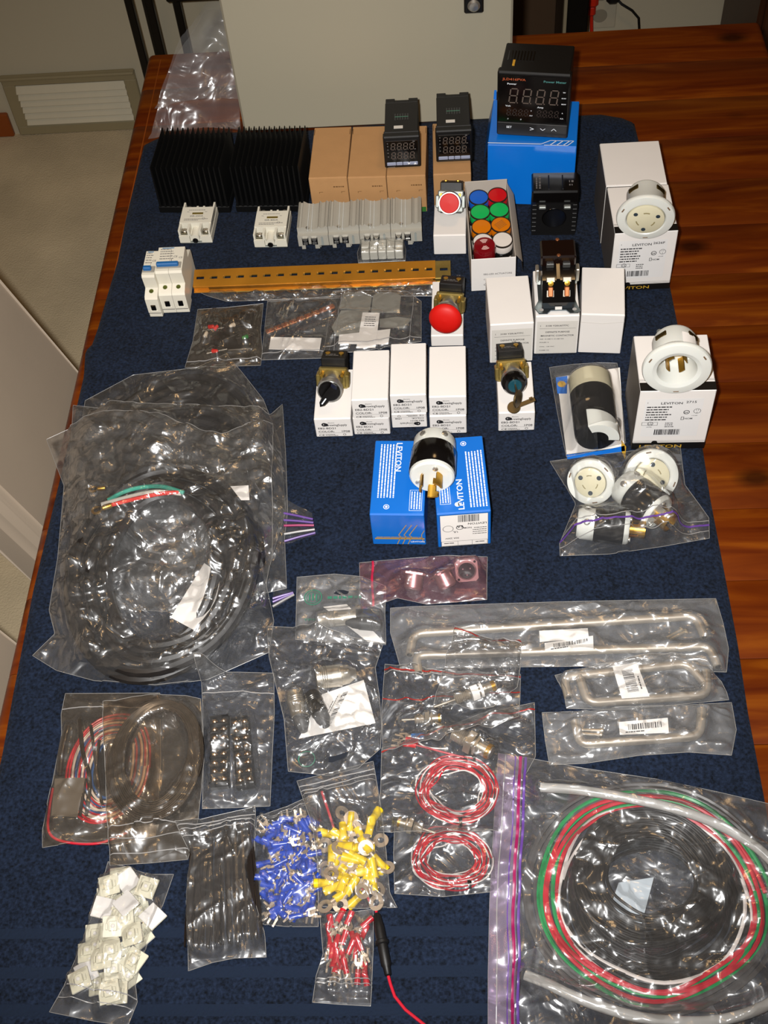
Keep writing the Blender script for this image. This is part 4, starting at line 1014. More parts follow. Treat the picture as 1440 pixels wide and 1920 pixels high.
for y in (.016, .0445): part('cover_screw', MB().lathe([(.0, .001), (.002, .0008), (.0024, 0)], 10, T(.0005, y, .0565)), COPPER, o)
part('divider', MB().prism([(-.016, .012), (-.004, .038), (.016, .047), (.016, .03), (-.006, .012)], -.002, .002, YZ), BLKG, o)
for x in (-.009, .010):
    tb = part('terminal', MB().box((0, 0, 0), (.009, .022, .003), .0005, T(x, -.0065, .027) @ RX(58)).box((0, .010, .003), (.010, .006, .006), .0006, T(x, -.0065, .027) @ RX(58)), NICKEL, o)
    part('lug', MB().box((0, -.004, .004), (.006, .012, .006), .001, T(x, -.0065, .027) @ RX(58)), COPPER, tb)
    part('lug_screw', MB().lathe([(.0032, 0), (.0032, .003), (0, .0034)], 12, T(x, -.0065, .027) @ RX(58) @ T(0, .006, .005)), BRASS, tb)
    part('wire_hole', MB().box((0, -.010, .004), (.004, .002, .004), .0003, T(x, -.0065, .027) @ RX(58)), DKWIN, tb)
for sx in (-1, 1):
    ct = part('coil_terminal', MB().box((sx * .0235, .016, .030), (.004, .012, .018), .0008).box((sx * .0215, .016, .020), (.004, .010, .006)), NICKEL, o)
for x in (-.009, .010): part('name_slot', MB().box((x, .0128, .0445), (.009, .004, .006), .0006), mat('grey_slot_dark', '3a3a38', .4), o)
part('front_tag', MB().box((.001, -.0165, .004), (.008, .002, .003)), PAPER, o)

# ---- flanged socket, flanged inlet, locking plug
def flanged(name, label, M, Rf, kind, parent_group=None, s=1.0):
    o = thing(name, label, 'socket' if kind == 'socket' else 'inlet', M, parent_group)
    k = Rf
    part('flange', MB().lathe([(k * .66, -.003), (k * .98, -.003), (k, -.0015), (k, .001), (k * .97, .003), (k * .76, .0045), (k * .70, .0045), (k * .66, .003)], 48, cap=False), NYLON, o)
    part('rear_housing', MB().lathe([(k * .74, -.003), (k * .74, -.012), (k * .66, -.016), (k * .66, -k * 1.05), (k * .60, -k * 1.18), (0, -k * 1.2)], 40, cap=False), NYLON, o)
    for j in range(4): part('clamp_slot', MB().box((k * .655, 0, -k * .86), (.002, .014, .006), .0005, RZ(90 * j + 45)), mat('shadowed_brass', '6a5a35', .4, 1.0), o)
    for j in range(3): part('mount_hole', MB().box((k * .88, 0, .0026), (.0016, .0058, .0030), .0004, RZ(120 * j + 35)), mat('brown_hole', '6b5138', .6), o)
    if kind == 'socket':
        part('socket_face', MB().lathe([(k * .66, -.001), (k * .64, .0045), (k * .60, .0052), (0, .0052)], 40), CREAMN, o)
        for j in range(3): part('round_hole', MB().lathe([(0, .0056), (.0026, .0056), (.0026, .005)], 12, RZ(120 * j + 25) @ T(k * .44, 0, 0)), mat('dark_hole', '23303a', .6), o)
        for j in range(3):
            a0 = 120 * j + 70
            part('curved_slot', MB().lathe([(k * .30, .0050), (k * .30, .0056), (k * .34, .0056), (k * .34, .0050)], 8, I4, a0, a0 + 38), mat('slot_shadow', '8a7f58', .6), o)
    else:
        part('cavity', MB().lathe([(k * .70, .0045), (k * .58, .003), (k * .53, -.004), (k * .50, -.024), (0, -.024)], 40, cap=False), NYLON, o)
        for j in range(4):
            a0 = 90 * j + 20
            bl_ = part('blade', MB().lathe([(k * .285, -.024), (k * .285, -.004), (k * .315, -.004), (k * .315, -.024)], 6, I4, a0, a0 + 36), BRASS, o)
    return o
RF = .0345
Mb, wd, d, h = L2[1], *L2[2:]
pf = PY(1207.5, 402, 0); d0 = M2.to_3x3() @ Vector((0, 1, 0))
def axisM(p, elev, yaw, roll=0):
    z = Vector((math.sin(R(yaw)) * math.cos(R(elev)), -math.cos(R(yaw)) * math.cos(R(elev)), math.sin(R(elev))))
    x = Vector((0, 0, 1)).cross(z).normalized(); y = z.cross(x)
    return Matrix(((x.x, y.x, z.x, p.x), (x.y, y.y, z.y, p.y), (x.z, y.z, z.z, p.z), (0, 0, 0, 1))) @ RZ(roll)
p = L2[1] @ Vector((wd * .44, -.0035, h)); p.z += .0262
flanged('flanged_socket', 'white flanged locking socket resting on the white carton pair', axisM(p, -5, -6), RF, 'socket')
Mb, wd, d, h = L5[1], *L5[2:]
p = L5[1] @ Vector((wd * .42, .0, h)); p.z += .0355
o = flanged('flanged_inlet', 'white flanged inlet with brass blades resting on its white carton', axisM(p, 2, -4), .0362, 'inlet')
part('warning_sticker', MB().lathe([(.0248, -.03), (.0248, -.014)], 6, I4, 40, 80, cap=False), PAPER, o)
pr = part('earth_screw', MB().lathe([(.003, 0), (.003, .003), (0, .004)], 12, RZ(150) @ T(.019, 0, -.043) @ RY(180)), ZINC, o)

def plug(label, M, kind=3, group=None, Lb=.030, r0=.0222):
    o = thing('locking_plug', label, 'plug', M, group)
    part('rear_clamp', MB().lathe([(0, -.052), (r0 * .80, -.052), (r0 * .92, -.048), (r0 * .96, -.030)], 36, cap=False), NYLON, o)
    part('black_shell', MB().lathe([(r0 * .95, -.034), (r0, -.032), (r0 * 1.02, -.004), (r0 * .98, -.0025)], 36, cap=False), BLKG, o)
    for a in (60, 120): part('clamp_screw', MB().lathe([(.0036, 0), (.0036, .0022), (.002, .003), (0, .003)], 12, RZ(a) @ T(r0 * .90, 0, -.042) @ RY(90)).box((0, 0, .0031), (.0055, .0009, .0006), 0, RZ(a) @ T(r0 * .90, 0, -.042) @ RY(90)), CHROME, o)
    part('front_face', MB().lathe([(r0 * .98, -.003), (r0 * .97, .001), (r0 * .90, .003), (0, .003)], 36, cap=False), NYLON, o)
    for a in (75, 205): part('face_screw', MB().lathe([(.003, 0), (.003, .0016), (0, .002)], 12, RZ(a) @ T(r0 * .66, 0, .003)).box((0, 0, .0021), (.0045, .0008, .0005), 0, RZ(a) @ T(r0 * .66, 0, .003)), CHROME, o)
    for j in range(kind):
        a = (250, 20, 140)[j] if kind == 3 else 90 * j + 30
        bl_ = MB().lathe([(r0 * .44, .003), (r0 * .44, .020), (r0 * .51, .020), (r0 * .51, .003)], 6, I4, a, a + 42)
        bl_.lathe([(r0 * .44, .013), (r0 * .44, .020), (r0 * .51, .020), (r0 * .51, .013)], 3, I4, a + 42, a + 58)
        part('blade', bl_, BRASS, o)
    return o
M1, w1, d1, h1 = LV[0]
plug('black and white locking plug with brass blades lying on the blue plug boxes', axisM(Vector((P(810, 893, h1 + .0255).x, P(810, 893, h1 + .0255).y, h1 + .0262)), 3, -4, 0), r0=.0245)

# ================================================================== BAGS AND WHAT IS IN THEM
FILM = film_mat('clear_poly', haze=.026, rough=.18, bump=.6, bscale=15, gloss=3.0)
FILMC = film_mat('crinkly_clear_poly', haze=.022, rough=.17, bump=.75, bscale=17, gloss=3.6)
FILMF = film_mat('frosted_poly', haze=.075, rough=.20, bump=.55, bscale=15, gloss=2.8)
FILMP = film_mat('pink_antistatic_poly', tint=(1.0, .70, .78), haze=.045, rough=.20, bump=.4, bscale=15, gloss=2.2)
FILMB = film_mat('brownish_poly', tint=(.92, .84, .74), haze=.03, rough=.18, bump=.5, bscale=14, gloss=2.6)
ZIPW = mat('clear_zip', '8d8b8a', .3); ZIPP = mat('purple_zip', '5a3a86', .4); ZIPM = mat('magenta_zip', '8e1450', .4); ZIPR = mat('red_zip', '8a1c14', .4)
def bvh_of(objs):
    bpy.context.view_layer.update(); vs, fs = [], []
    st = list(objs)
    while st:
        o = st.pop(); st += list(o.children)
        if o.type != 'MESH' or 'sheet_end' in o.name: continue
        k = len(vs); mw = o.matrix_world
        vs += [mw @ v.co for v in o.data.vertices]; fs += [[i + k for i in p.vertices] for p in o.data.polygons]
    return BVHTree.FromPolygons(vs, fs) if fs else None
def ray_h(bvh, x, y, d):
    if bvh is None: return d
    hit = bvh.ray_cast(Vector((x, y, .5)), Vector((0, 0, -1)))
    return max(d, hit[0].z) if hit[0] else d
def dil(a, k=1):
    for _ in range(k):
        b = a.copy(); b[1:] = np.maximum(b[1:], a[:-1]); b[:-1] = np.maximum(b[:-1], a[1:]); c = b.copy()
        b[:, 1:] = np.maximum(b[:, 1:], c[:, :-1]); b[:, :-1] = np.maximum(b[:, :-1], c[:, 1:]); a = b
    return a
def px(pts, z): return [P(p[0], p[1], (p[2] if len(p) > 2 else z)) for p in pts]
FILMS = {}
def bag(label, top, right, bottom, left, contents, film=FILM, under=(), z0=.0008, nu=72, nv=72, amp=.003, wave=38, sag=.00012, zips=(), seed=1, iters=110, creases=7, ridges=(), bands=(), crumple=None, cell=.015, group=None, cat='bag', name='clear_bag', loose=.0):
    """one film bag: a top sheet that drapes over its contents and a bottom sheet under them; outlines in photo pixels"""
    T_, R_, B_, L_ = (px(q, z0) for q in (top, right, bottom, left))
    g = coons(T_, R_, B_, L_, nu, nv)
    X = np.array([[p.x for p in r] for r in g]); Y = np.array([[p.y for p in r] for r in g])
    bu = bvh_of(under) if under else None; bc = bvh_of(contents) if contents else None
    base = np.array([[ray_h(bu, X[j, i], Y[j, i], z0) for i in range(nu + 1)] for j in range(nv + 1)])
    if under: base = dil(base, 1) + .0012
    ob = np.array([[ray_h(bc, X[j, i], Y[j, i], 0) for i in range(nu + 1)] for j in range(nv + 1)])
    ob = np.maximum(dil(ob, 1) + .0012, base + .0010)
    h = ob.copy() + loose
    edge = base + .0006
    for it in range(iters):
        l = h.copy(); l[1:-1, 1:-1] = (h[:-2, 1:-1] + h[2:, 1:-1] + h[1:-1, :-2] + h[1:-1, 2:]) / 4 - sag
        h = np.maximum(l, ob)
        h[0], h[-1], h[:, 0], h[:, -1] = edge[0], edge[-1], edge[:, 0], edge[:, -1]
    for j in range(1, nv):
        for i in range(1, nu):
            x, y = X[j, i], Y[j, i]; e = min(1, min(i, nu - i, j, nv - j) / 5)
            q = noise.noise((x * wave + seed * 7.1, y * wave, seed)); q2 = noise.noise((x * wave * 2.4, y * wave * 2.4 + seed, 3.3 + seed))
            h[j, i] += amp * e * (.5 * (1 - abs(q) * 2.2) + .35 * (1 - abs(q2) * 2) + .25) if amp else 0
            dx = noise.noise((x * 25 + 9, y * 25, seed)) * .0016 * e; X[j, i] += dx; Y[j, i] += noise.noise((x * 25, y * 25 + 5, seed)) * .0016 * e
    rc = random.Random(seed * 13 + 1); cx, cy = X.mean(), Y.mean(); sp = max(X.max() - X.min(), Y.max() - Y.min())
    J, I = np.mgrid[0:nv + 1, 0:nu + 1]; E_ = np.minimum(1, np.minimum(np.minimum(I, nu - I), np.minimum(J, nv - J)) / 3.0)
    for k in range(creases):
        an = rc.uniform(0, math.pi); ox, oy = cx + rc.uniform(-.42, .42) * sp, cy + rc.uniform(-.42, .42) * sp; ln = rc.uniform(.15, .42) * sp
        dx_, dy_ = math.cos(an), math.sin(an); tt_ = (X - ox) * dx_ + (Y - oy) * dy_; dd = -(X - ox) * dy_ + (Y - oy) * dx_ + .003 * np.sin(tt_ * 90 + k)
        h += E_ * rc.uniform(.0022, .0045) * np.exp(-np.abs(dd) / rc.uniform(.0022, .0042)) * np.exp(-(tt_ / ln) ** 4)
    ck = {FILMC: 1.35, FILM: 1.1, FILMF: 1.0, FILMB: .95, FILMP: .8}.get(film, 0) if crumple is None else crumple
    if ck:
        for j in range(1, nv):
            for i in range(1, nu):
                x, y = X[j, i], Y[j, i]; wx = noise.noise((x * 30, y * 30, seed)) * .006; wy = noise.noise((x * 30, y * 30, seed + 4)) * .006
                d_ = noise.voronoi(((x + wx) / (cell * 1.7), (y + wy) / cell, seed * 3.7))[0][0]
                mod = .35 + .65 * max(0, min(1, .5 + 1.6 * noise.noise((x * 16, y * 16, seed + 8))))
                h[j, i] += E_[j, i] * ck * mod * cell * (.55 - d_) * .9
    for eg, fr, ht, wd_ in ridges:
        q_ = {'T': J / nv, 'B': 1 - J / nv, 'L': I / nu, 'R': 1 - I / nu}[eg]; along = X * 60 if eg in 'TB' else Y * 60
        h += E_ * ht * np.exp(-((q_ - fr) / wd_) ** 2) * (.75 + .25 * np.sin(along + seed))
    h = np.maximum(h, np.maximum(base + .0006, np.minimum(ob - .0004, h + .0022)))
    o = thing(name, label, cat, I4, group)
    n1 = (nu + 1) * (nv + 1)
    def sheet(H, nm):
        vs = [(X[j, i], Y[j, i], H[j, i]) for j in range(nv + 1) for i in range(nu + 1)]
        fs = [(j * (nu + 1) + i, (j + 1) * (nu + 1) + i, (j + 1) * (nu + 1) + i + 1, j * (nu + 1) + i + 1) for j in range(nv) for i in range(nu)]
        return link(nm, MB().add(vs, fs).mesh(nm, True, 70), film, o)
    tp = sheet(h, 'top_film'); sheet(base + .0002, 'bottom_film')
    # welded rim
    rim = [(X[0, i], Y[0, i], h[0, i] + .0004) for i in range(nu + 1)] + [(X[j, -1], Y[j, -1], h[j, -1] + .0004) for j in range(1, nv + 1)] + [(X[-1, i], Y[-1, i], h[-1, i] + .0004) for i in range(nu - 1, -1, -1)] + [(X[j, 0], Y[j, 0], h[j, 0] + .0004) for j in range(nv - 1, 0, -1)]
    part('welded_rim', MB().tube(rim, .00022, 4, closed=True), mat('film_edge', '8d8a86', .3), o)
    for edge_, fr, m, rad in zips:
        if edge_ in 'TB':
            j = int(round((fr if edge_ == 'T' else 1 - fr) * nv)); pts = [(X[j, i], Y[j, i], h[j, i] + rad * .5) for i in range(nu + 1)]
        else:
            i = int(round((fr if edge_ == 'L' else 1 - fr) * nu)); pts = [(X[j, i], Y[j, i], h[j, i] + rad * .5) for j in range(nv + 1)]
        part('zip_strip', MB().tube(pts, rad * (.6 if m is ZIPW else 1), 6, flat=.5), m, o)
    for eg, f0, f1, bm_ in bands:
        i0, i1 = int(round(f0 * nu)), int(round(f1 * nu))
        vs = [(X[j, i], Y[j, i], h[j, i] + .0005) for j in range(nv + 1) for i in range(i0, i1 + 1)]; k_ = i1 - i0 + 1
        link('zip_band', MB().add(vs, [(j * k_ + i, (j + 1) * k_ + i, (j + 1) * k_ + i + 1, j * k_ + i + 1) for j in range(nv) for i in range(k_ - 1)]).mesh('zip_band', True, 70), bm_, o)
    FILMS[label] = o
    return o
def coil(name, label, cat, cpx, rxpx, rypx, z, turns, rw, m, seed=1, spread=.012, layers=1, tiltz=0.0, droop=0.0, group=None, seg=52, a0=0.0, frac=1.0, wob=.003, dz=0.0, irr=.35):
    """a coil of wire lying flat: centre and outer half-axes in photo pixels"""
    c = P(cpx[0], cpx[1], z); ax = (P(cpx[0] + rxpx, cpx[1], z) - P(cpx[0] - rxpx, cpx[1], z)).length / 2
    ay = (P(cpx[0], cpx[1] - rypx, z) - P(cpx[0], cpx[1] + rypx, z)).length / 2
    cy = (P(cpx[0], cpx[1] - rypx, z).y + P(cpx[0], cpx[1] + rypx, z).y) / 2; c.y = cy
    pts = []; N = int(turns * seg); per = max(1, math.ceil(turns / layers)); pit = max(spread / max(1, per - 1), 2.02 * rw) if per > 1 else 0
    offs = []
    for k in range(int(math.ceil(turns)) + 1):
        L_ = k // per; j = k % per; j = j if L_ % 2 == 0 else per - 1 - j
        offs.append(((j + (.5 if L_ % 2 else 0)) * pit, L_ * rw * 1.8))
    for k in range(N + 1):
        t = k / seg; a = a0 + 2 * math.pi * t * frac
        i0 = min(int(t), len(offs) - 2); f = t - i0; f = 0 if f < .6 else ((f - .6) / .4) ** 2 * (3 - 2 * (f - .6) / .4)
        s = offs[i0][0] * (1 - f) + offs[i0 + 1][0] * f; zl = offs[i0][1] * (1 - f) + offs[i0 + 1][1] * f
        w1 = wob * (noise.noise((math.cos(a) * 1.3, math.sin(a) * 1.3, seed)) + irr * noise.noise((math.cos(a) * 1.2 + i0 * .9, math.sin(a) * 1.2, seed + 5)))
        pts.append((c.x + (ax - rw - s + w1) * math.cos(a), c.y + (ay - rw - s + w1) * math.sin(a), z + rw + zl - droop * max(0, min(1, (-math.sin(a) - .05) / .75)) + tiltz * math.sin(a) + dz * noise.noise((math.cos(a) + t, math.sin(a), seed))))
    for _ in range(3): pts = [pts[0]] + [tuple((pts[i - 1][q] + 2 * pts[i][q] + pts[i + 1][q]) / 4 for q in range(3)) for i in range(1, len(pts) - 1)] + [pts[-1]]
    return solo(name, label, cat, MB().tube(pts, rw, 8 if rw > .003 else 6), m, None, group)
def flat_label(parent, name, pxs, z, m, bar=None, th=.0003, ink=INK):
    """a paper label given by four photo pixels (TL, TR, BR, BL)"""
    q = [P(a[0], a[1], z) for a in pxs]
    lb = part(name, MB().add([tuple(v + Vector((0, 0, th))) for v in q] + [tuple(v) for v in q], [(3, 2, 1, 0), (4, 5, 6, 7), (0, 1, 5, 4), (1, 2, 6, 5), (2, 3, 7, 6), (3, 0, 4, 7)]), m, parent, smooth=False)
    if bar:
        tl, tr, br, bl = q; W_ = (tr - tl).length; H_ = (bl - tl).length
        ux = (tr - tl).normalized(); uy = (tl - bl).normalized(); uz = ux.cross(uy).normalized()
        Mx = Matrix(((ux.x, uy.x, 0, bl.x), (ux.y, uy.y, 0, bl.y), (0, 0, 1, z + th + .0003), (0, 0, 0, 1)))
        mb_ = MB(); bar(mb_, W_, H_, Mx); part('label_print', mb_, ink, lb)
    return lb
def paper(label, pxs, z, m=PAPER, cat='label', name='paper_label', bar=None):
    c0 = P(*pxs[0], z); o = thing(name, label, cat, I4); flat_label(o, 'paper', pxs, z, m, bar); return o

# ------------------------------------------------------------ power cord bags
RUB = mat('black_cable_rubber', '171413', .42, var=.15, vscale=30)
c1 = coil('power_cable', 'thick black cable coil in the bag farthest from the camera', 'cable', (333, 868), 166, 158, .0015, 4, .0066, RUB, 3, .041, 1, 0, 0, 'thick black power cables', wob=.006)
bB = bag('clear bag holding the farthest thick black cable coil', [(160, 752), (250, 704), (370, 690), (424, 664), (455, 700), (494, 750)], [(494, 750), (525, 830), (536, 960), (500, 1075)], [(165, 1085), (330, 1090), (500, 1075)], [(160, 752), (140, 880), (165, 1085)], [c1], FILMC, amp=.003, seed=4, crumple=.8)
c2 = coil('power_cable', 'thick black cable coil in the middle of the three cable bags', 'cable', (334, 938), 178, 162, .0156, 4, .0064, RUB, 5, .041, 1, 0, .010, 'thick black power cables', wob=.006)
bC = bag('clear bag holding the middle thick black cable coil', [(138, 762), (230, 772), (330, 776), (440, 776), (505, 782), (530, 760)], [(530, 760), (536, 850), (540, 960), (534, 1010), (538, 1105)], [(150, 1140), (340, 1150), (538, 1105)], [(138, 762), (128, 930), (150, 1140)], [c2], FILMC, under=[bB, c1], z0=.004, amp=.0035, seed=8, crumple=.8)
c3 = coil('power_cable', 'thick black cable coil with stripped wire ends in the top cable bag', 'cable', (304, 1082), 186, 196, .0300, 6, .0060, RUB, 9, .034, 2, 0.0, .024, 'thick black power cables', wob=.006)
def wire(name, label, cat, pts, rw, m, z=None, n=8, group=None, sub=6):
    q = [P(p[0], p[1], p[2]) for p in pts]; out = []
    for i in range(len(q) - 1):
        p0, p1, p2, p3 = q[max(i - 1, 0)], q[i], q[i + 1], q[min(i + 2, len(q) - 1)]
        for k in range(sub):
            t = k / sub; out.append(.5 * ((2 * p1) + (p2 - p0) * t + (2 * p0 - 5 * p1 + 4 * p2 - p3) * t * t + (3 * p1 - p0 - 3 * p2 + p3) * t ** 3))
    out.append(q[-1])
    return solo(name, label, cat, MB().tube(out, rw, n), m, None, group)
zt = .0555
cond = []
for nm, pts, cm in (('green', [(202, 938, zt), (245, 918, zt + .002), (300, 912, zt + .003), (345, 924, zt)], mat('teal_wire', '2f9c86', .4)),
                    ('white', [(190, 946, zt), (240, 932, zt), (290, 922, zt), (340, 926, zt - .002)], mat('white_wire', 'cfc9bd', .4)),
                    ('red', [(205, 948, zt + .002), (250, 936, zt + .003), (300, 926, zt + .003), (340, 922, zt)], mat('red_wire', 'd02a20', .4))):
    cond.append(wire('conductor_end', nm + ' stripped conductor at the end of the top black cable', 'wire', pts, .0024, cm))
def lug(label, p, dr, s=1.0, m=BRASS):
    o = thing('ring_lug', label, 'terminal', Mz(p, dr), 'brass ring lugs on the cable end')
    part('barrel', MB().lathe([(.0026 * s, 0), (.0026 * s, .007 * s), (.0022 * s, .008 * s)], 12), m, o)
    part('ring', MB().box((0, 0, -.0015 * s), (.004 * s, .0012, .005 * s)).lathe([(.0022 * s, -.0006), (.0022 * s, .0006), (.0045 * s, .0006), (.0045 * s, -.0006), (.0022 * s, -.0006)], 18, T(0, 0, -.006 * s) @ RX(90), cap=False), m, o)
    return o
p0 = P(204, 949, zt + .002); p1 = P(216, 945, zt + .002); cond.append(lug('brass ring lug on the red conductor end', p0 - (p1 - p0) * .9, p1 - p0, 1.25))
p0 = P(196, 915, zt); p1 = P(206, 914, zt); cond.append(lug('brass ring lug on a hidden conductor end', p0 - (p1 - p0) * 1.2, p1 - p0, 1.0))
inn = [c3] + cond
o = thing('brass_fitting', 'square brass coloured metal bar in the top cable bag', 'fitting', Mz(P(327, 1048, .012), P(338, 1010, .02) - P(327, 1048, .012)))
part('bar', MB().box((0, 0, .009), (.009, .004, .024), .0006), BRASS, o); part('bar_hole', MB().lathe([(0, .0022), (.0016, .0022)], 10, T(0, 0, .014) @ RX(90)), DKWIN, o); inn.append(o)
o = thing('brass_pin', 'slim brass coloured pin in the top cable bag', 'fitting', Mz(P(372, 1062, .012), P(358, 1020, .02) - P(372, 1062, .012)))
part('pin', MB().lathe([(.0015, 0), (.0022, .002), (.0022, .02), (.0014, .023)], 10), BRASS, o); part('pin_head', MB().lathe([(.0030, 0), (.0030, .002)], 10), BRASS, o); inn.append(o)
o = thing('brass_fitting', 'small brass coloured fitting in the middle of the top cable bag', 'fitting', Mz(P(305, 1058, .012), P(325, 1075, .014) - P(305, 1058, .012)))
part('hex', MB().lathe([(.006, 0), (.006, .006)], 6), COPPER, o); part('thread', MB().lathe([(.004, .006), (.004, .014), (.003, .015)], 14), COPPER, o); inn.append(o)
lb = paper('white folded paper label inside the top cable bag', [(383, 1056), (431, 1088), (372, 1186), (320, 1158)], .030); inn.append(lb)
lb2 = paper('small white paper patch at the edge of the top cable bag', [(432, 912), (466, 910), (468, 938), (452, 938)], .0545); inn.append(lb2)
g1 = paper('grey square card piece inside the top cable bag', [(268, 1015), (305, 1010), (300, 1055), (258, 1072)], .016, mat('grey_card', '77797a', .5)); inn.append(g1)
bA = bag('large crinkled clear bag with the top cable coil and brass parts', [(88, 826), (138, 803), (184, 796), (250, 800), (309, 812), (370, 832), (425, 852), (470, 832), (516, 812)], [(516, 812), (518, 900), (513, 1049), (502, 1107), (514, 1166), (505, 1225)], [(62, 1231), (107, 1259), (177, 1278), (293, 1288), (390, 1276), (505, 1225)], [(88, 826), (121, 913), (109, 1049), (93, 1146), (104, 1190), (62, 1231)], inn, FILMC, under=[bB, bC, c1, c2], z0=.001, nu=120, nv=120, amp=.004, wave=30, seed=12, crumple=1.15, cell=.018, sag=.00018, creases=26, ridges=[('B', .06, .006, .03)])
def flap(parent, pts, z, nz, m=FILM):
    q = [P(a[0], a[1], z) for a in pts]; nu = 16; nv = 10; vs, fs = [], []
    for j in range(nv + 1):
        for i in range(nu + 1):
            u, v = i / nu, j / nv
            p = q[0] * (1 - u) * (1 - v) + q[1] * u * (1 - v) + q[2] * u * v + q[3] * (1 - u) * v
            vs.append((p.x, p.y, p.z + .004 * abs(noise.noise((p.x * 60, p.y * 60, 2)))))
    fs = [(j * (nu + 1) + i, (j + 1) * (nu + 1) + i, (j + 1) * (nu + 1) + i + 1, j * (nu + 1) + i + 1) for j in range(nv) for i in range(nu)]
    f = link('sheet_end', MB().add(vs, fs).mesh('sheet_end', True, 70), m, parent)
    for fr, zm in nz:
        a = q[0].lerp(q[3], fr); b = q[1].lerp(q[2], fr)
        part('zip_strip', MB().tube([a + Vector((0, 0, .003)), a.lerp(b, .5) + Vector((0, 0, .0035)), b + Vector((0, 0, .003))], .0013, 6), zm, f)
flap(bC, [(532, 935), (585, 962), (592, 1004), (534, 1022)], .004, [(.35, ZIPP), (.5, ZIPP), (.62, ZIPM), (.8, ZIPW), (.95, ZIPP)])
flap(bB, [(512, 1100), (548, 1108), (552, 1118), (512, 1142)], .004, [(.6, ZIPP), (.75, ZIPP), (.95, ZIPW)])

# ------------------------------------------------------------ red, white and blue wires
cs = []
for k, (nm, col) in enumerate((('red', 'b8122a'), ('white', 'd2cbc6'), ('blue', '23508f'))):
    cs.append(coil('wire_coil', nm + ' hookup wire coil in the bag with black cable ties', 'wire', (204, 1445), 82 - k * 6, 108 - k * 8, .0015, 6, .0012, mat(nm + '_hookup_wire', col, .4), 20, .017, 2, group='red white and blue wire coils', wob=.005))
DT = mat('dark_brown_nylon', '1b130f', .35, var=.2)
for k, pts in enumerate((((128, 1362, .006), (118, 1400, .008), (112, 1455, .004)), ((150, 1350, .008), (155, 1410, .010), (168, 1460, .008), (162, 1530, .005)), ((170, 1360, .011), (178, 1420, .012), (186, 1480, .010)), ((186, 1388, .012), (180, 1450, .012), (192, 1510, .006)), ((160, 1460, .009), (150, 1530, .006)))):
    cs.append(wire('cable_tie', 'loose dark cable tie lying over the red white and blue wires', 'cable tie', pts, .0022 if k < 2 else .0016, DT, group='loose dark cable ties'))
cs.append(paper('grey film sheet tucked in the bag of red white and blue wires', [(103, 1460), (160, 1458), (145, 1532), (96, 1530)], .013, mat('grey_translucent_sheet', '5c5853', .4)))
cs.append(wire('red_wire', 'red wire loop at the bottom of the bag with cable ties', 'wire', [(99, 1478, .004), (92, 1520, .004), (92, 1560, .004), (120, 1578, .003), (185, 1581, .003), (240, 1560, .003)], .0013, MATS['red_hookup_wire']))
bD = bag('flat zip bag with red white and blue wire and dark cable ties', [(123, 1301), (300, 1300)], [(300, 1300), (302, 1430), (292, 1568)], [(80, 1590), (130, 1582), (205, 1584), (292, 1568)], [(123, 1301), (115, 1340), (116, 1377), (97, 1477), (80, 1557), (80, 1590)], cs, FILMB, zips=[('T', .11, ZIPW, .0009)], amp=.002, seed=21, crumple=.3)

# ------------------------------------------------------------ braided sleeve loop
BRD = mat('braided_sleeve', '1d1611', .4, .3, var=.5, vscale=420, bump=.6, bscale=700)
def ribbon_loop():
    c = P(293, 1436, .01); ax = (P(383, 1436, .006) - P(203, 1436, .006)).length / 2; ay = (P(293, 1320, .006).y - P(293, 1552, .006).y) / 2
    c.y = (P(293, 1320, .006).y + P(293, 1552, .006).y) / 2
    vs, fs, top_ = [], [], []; seg = 64; turns = 11
    for k in range(turns * seg + 1):
        t = k / seg; a = 2 * math.pi * t + 1.2; s = .00145 * (turns - t) * (1 - .35 * math.sin(a)) + .0006 * noise.noise((math.cos(a), math.sin(a), math.floor(t)))
        r1, r2 = ax - .001 - s, ay - .001 - s
        for q, dz in ((0, .0015), (1, .0175)):
            vs.append((c.x + (r1 + .003 * q - .003) * math.cos(a), c.y + (r2 + .003 * q - .003) * math.sin(a), dz + .0006 * math.sin(a * 7 + t)))
        top_.append(vs[-1])
    n = turns * seg + 1
    o = thing('braided_sleeve', 'coiled dark braided cable sleeve standing on edge in its bag', 'sleeve', I4)
    r_ = link('sleeve_band', MB().add(vs, [(2 * k, 2 * k + 1, 2 * k + 3, 2 * k + 2) for k in range(n - 1)]).mesh('sleeve_band', True, 60), BRD, o)
    m_ = r_.modifiers.new('solid', 'SOLIDIFY'); m_.thickness = .0009
    part('lit_selvedge', MB().tube(top_, .00055, 5), mat('lit_selvedge_grey', '4d443a', .35, .5, var=.4, vscale=500), o)  # top edge of the band, its paler grey stands for flash shine
    return o
rb = ribbon_loop()
bE = bag('clear bag wrapped around the oval loop of braided sleeve', [(197, 1322), (250, 1310), (300, 1304), (350, 1306), (377, 1312)], [(377, 1312), (384, 1430), (372, 1540), (353, 1613)], [(207, 1624), (280, 1620), (353, 1613)], [(197, 1322), (201, 1430), (206, 1540), (207, 1624)], [rb], FILMB, under=[bD], z0=.001, zips=[('B', .12, ZIPW, .001), ('B', .20, ZIPW, .0008), ('B', .06, ZIPW, .0008)], amp=.0012, seed=24, crumple=.22, creases=4, sag=.0003, ridges=[('B', .13, .012, .07)])

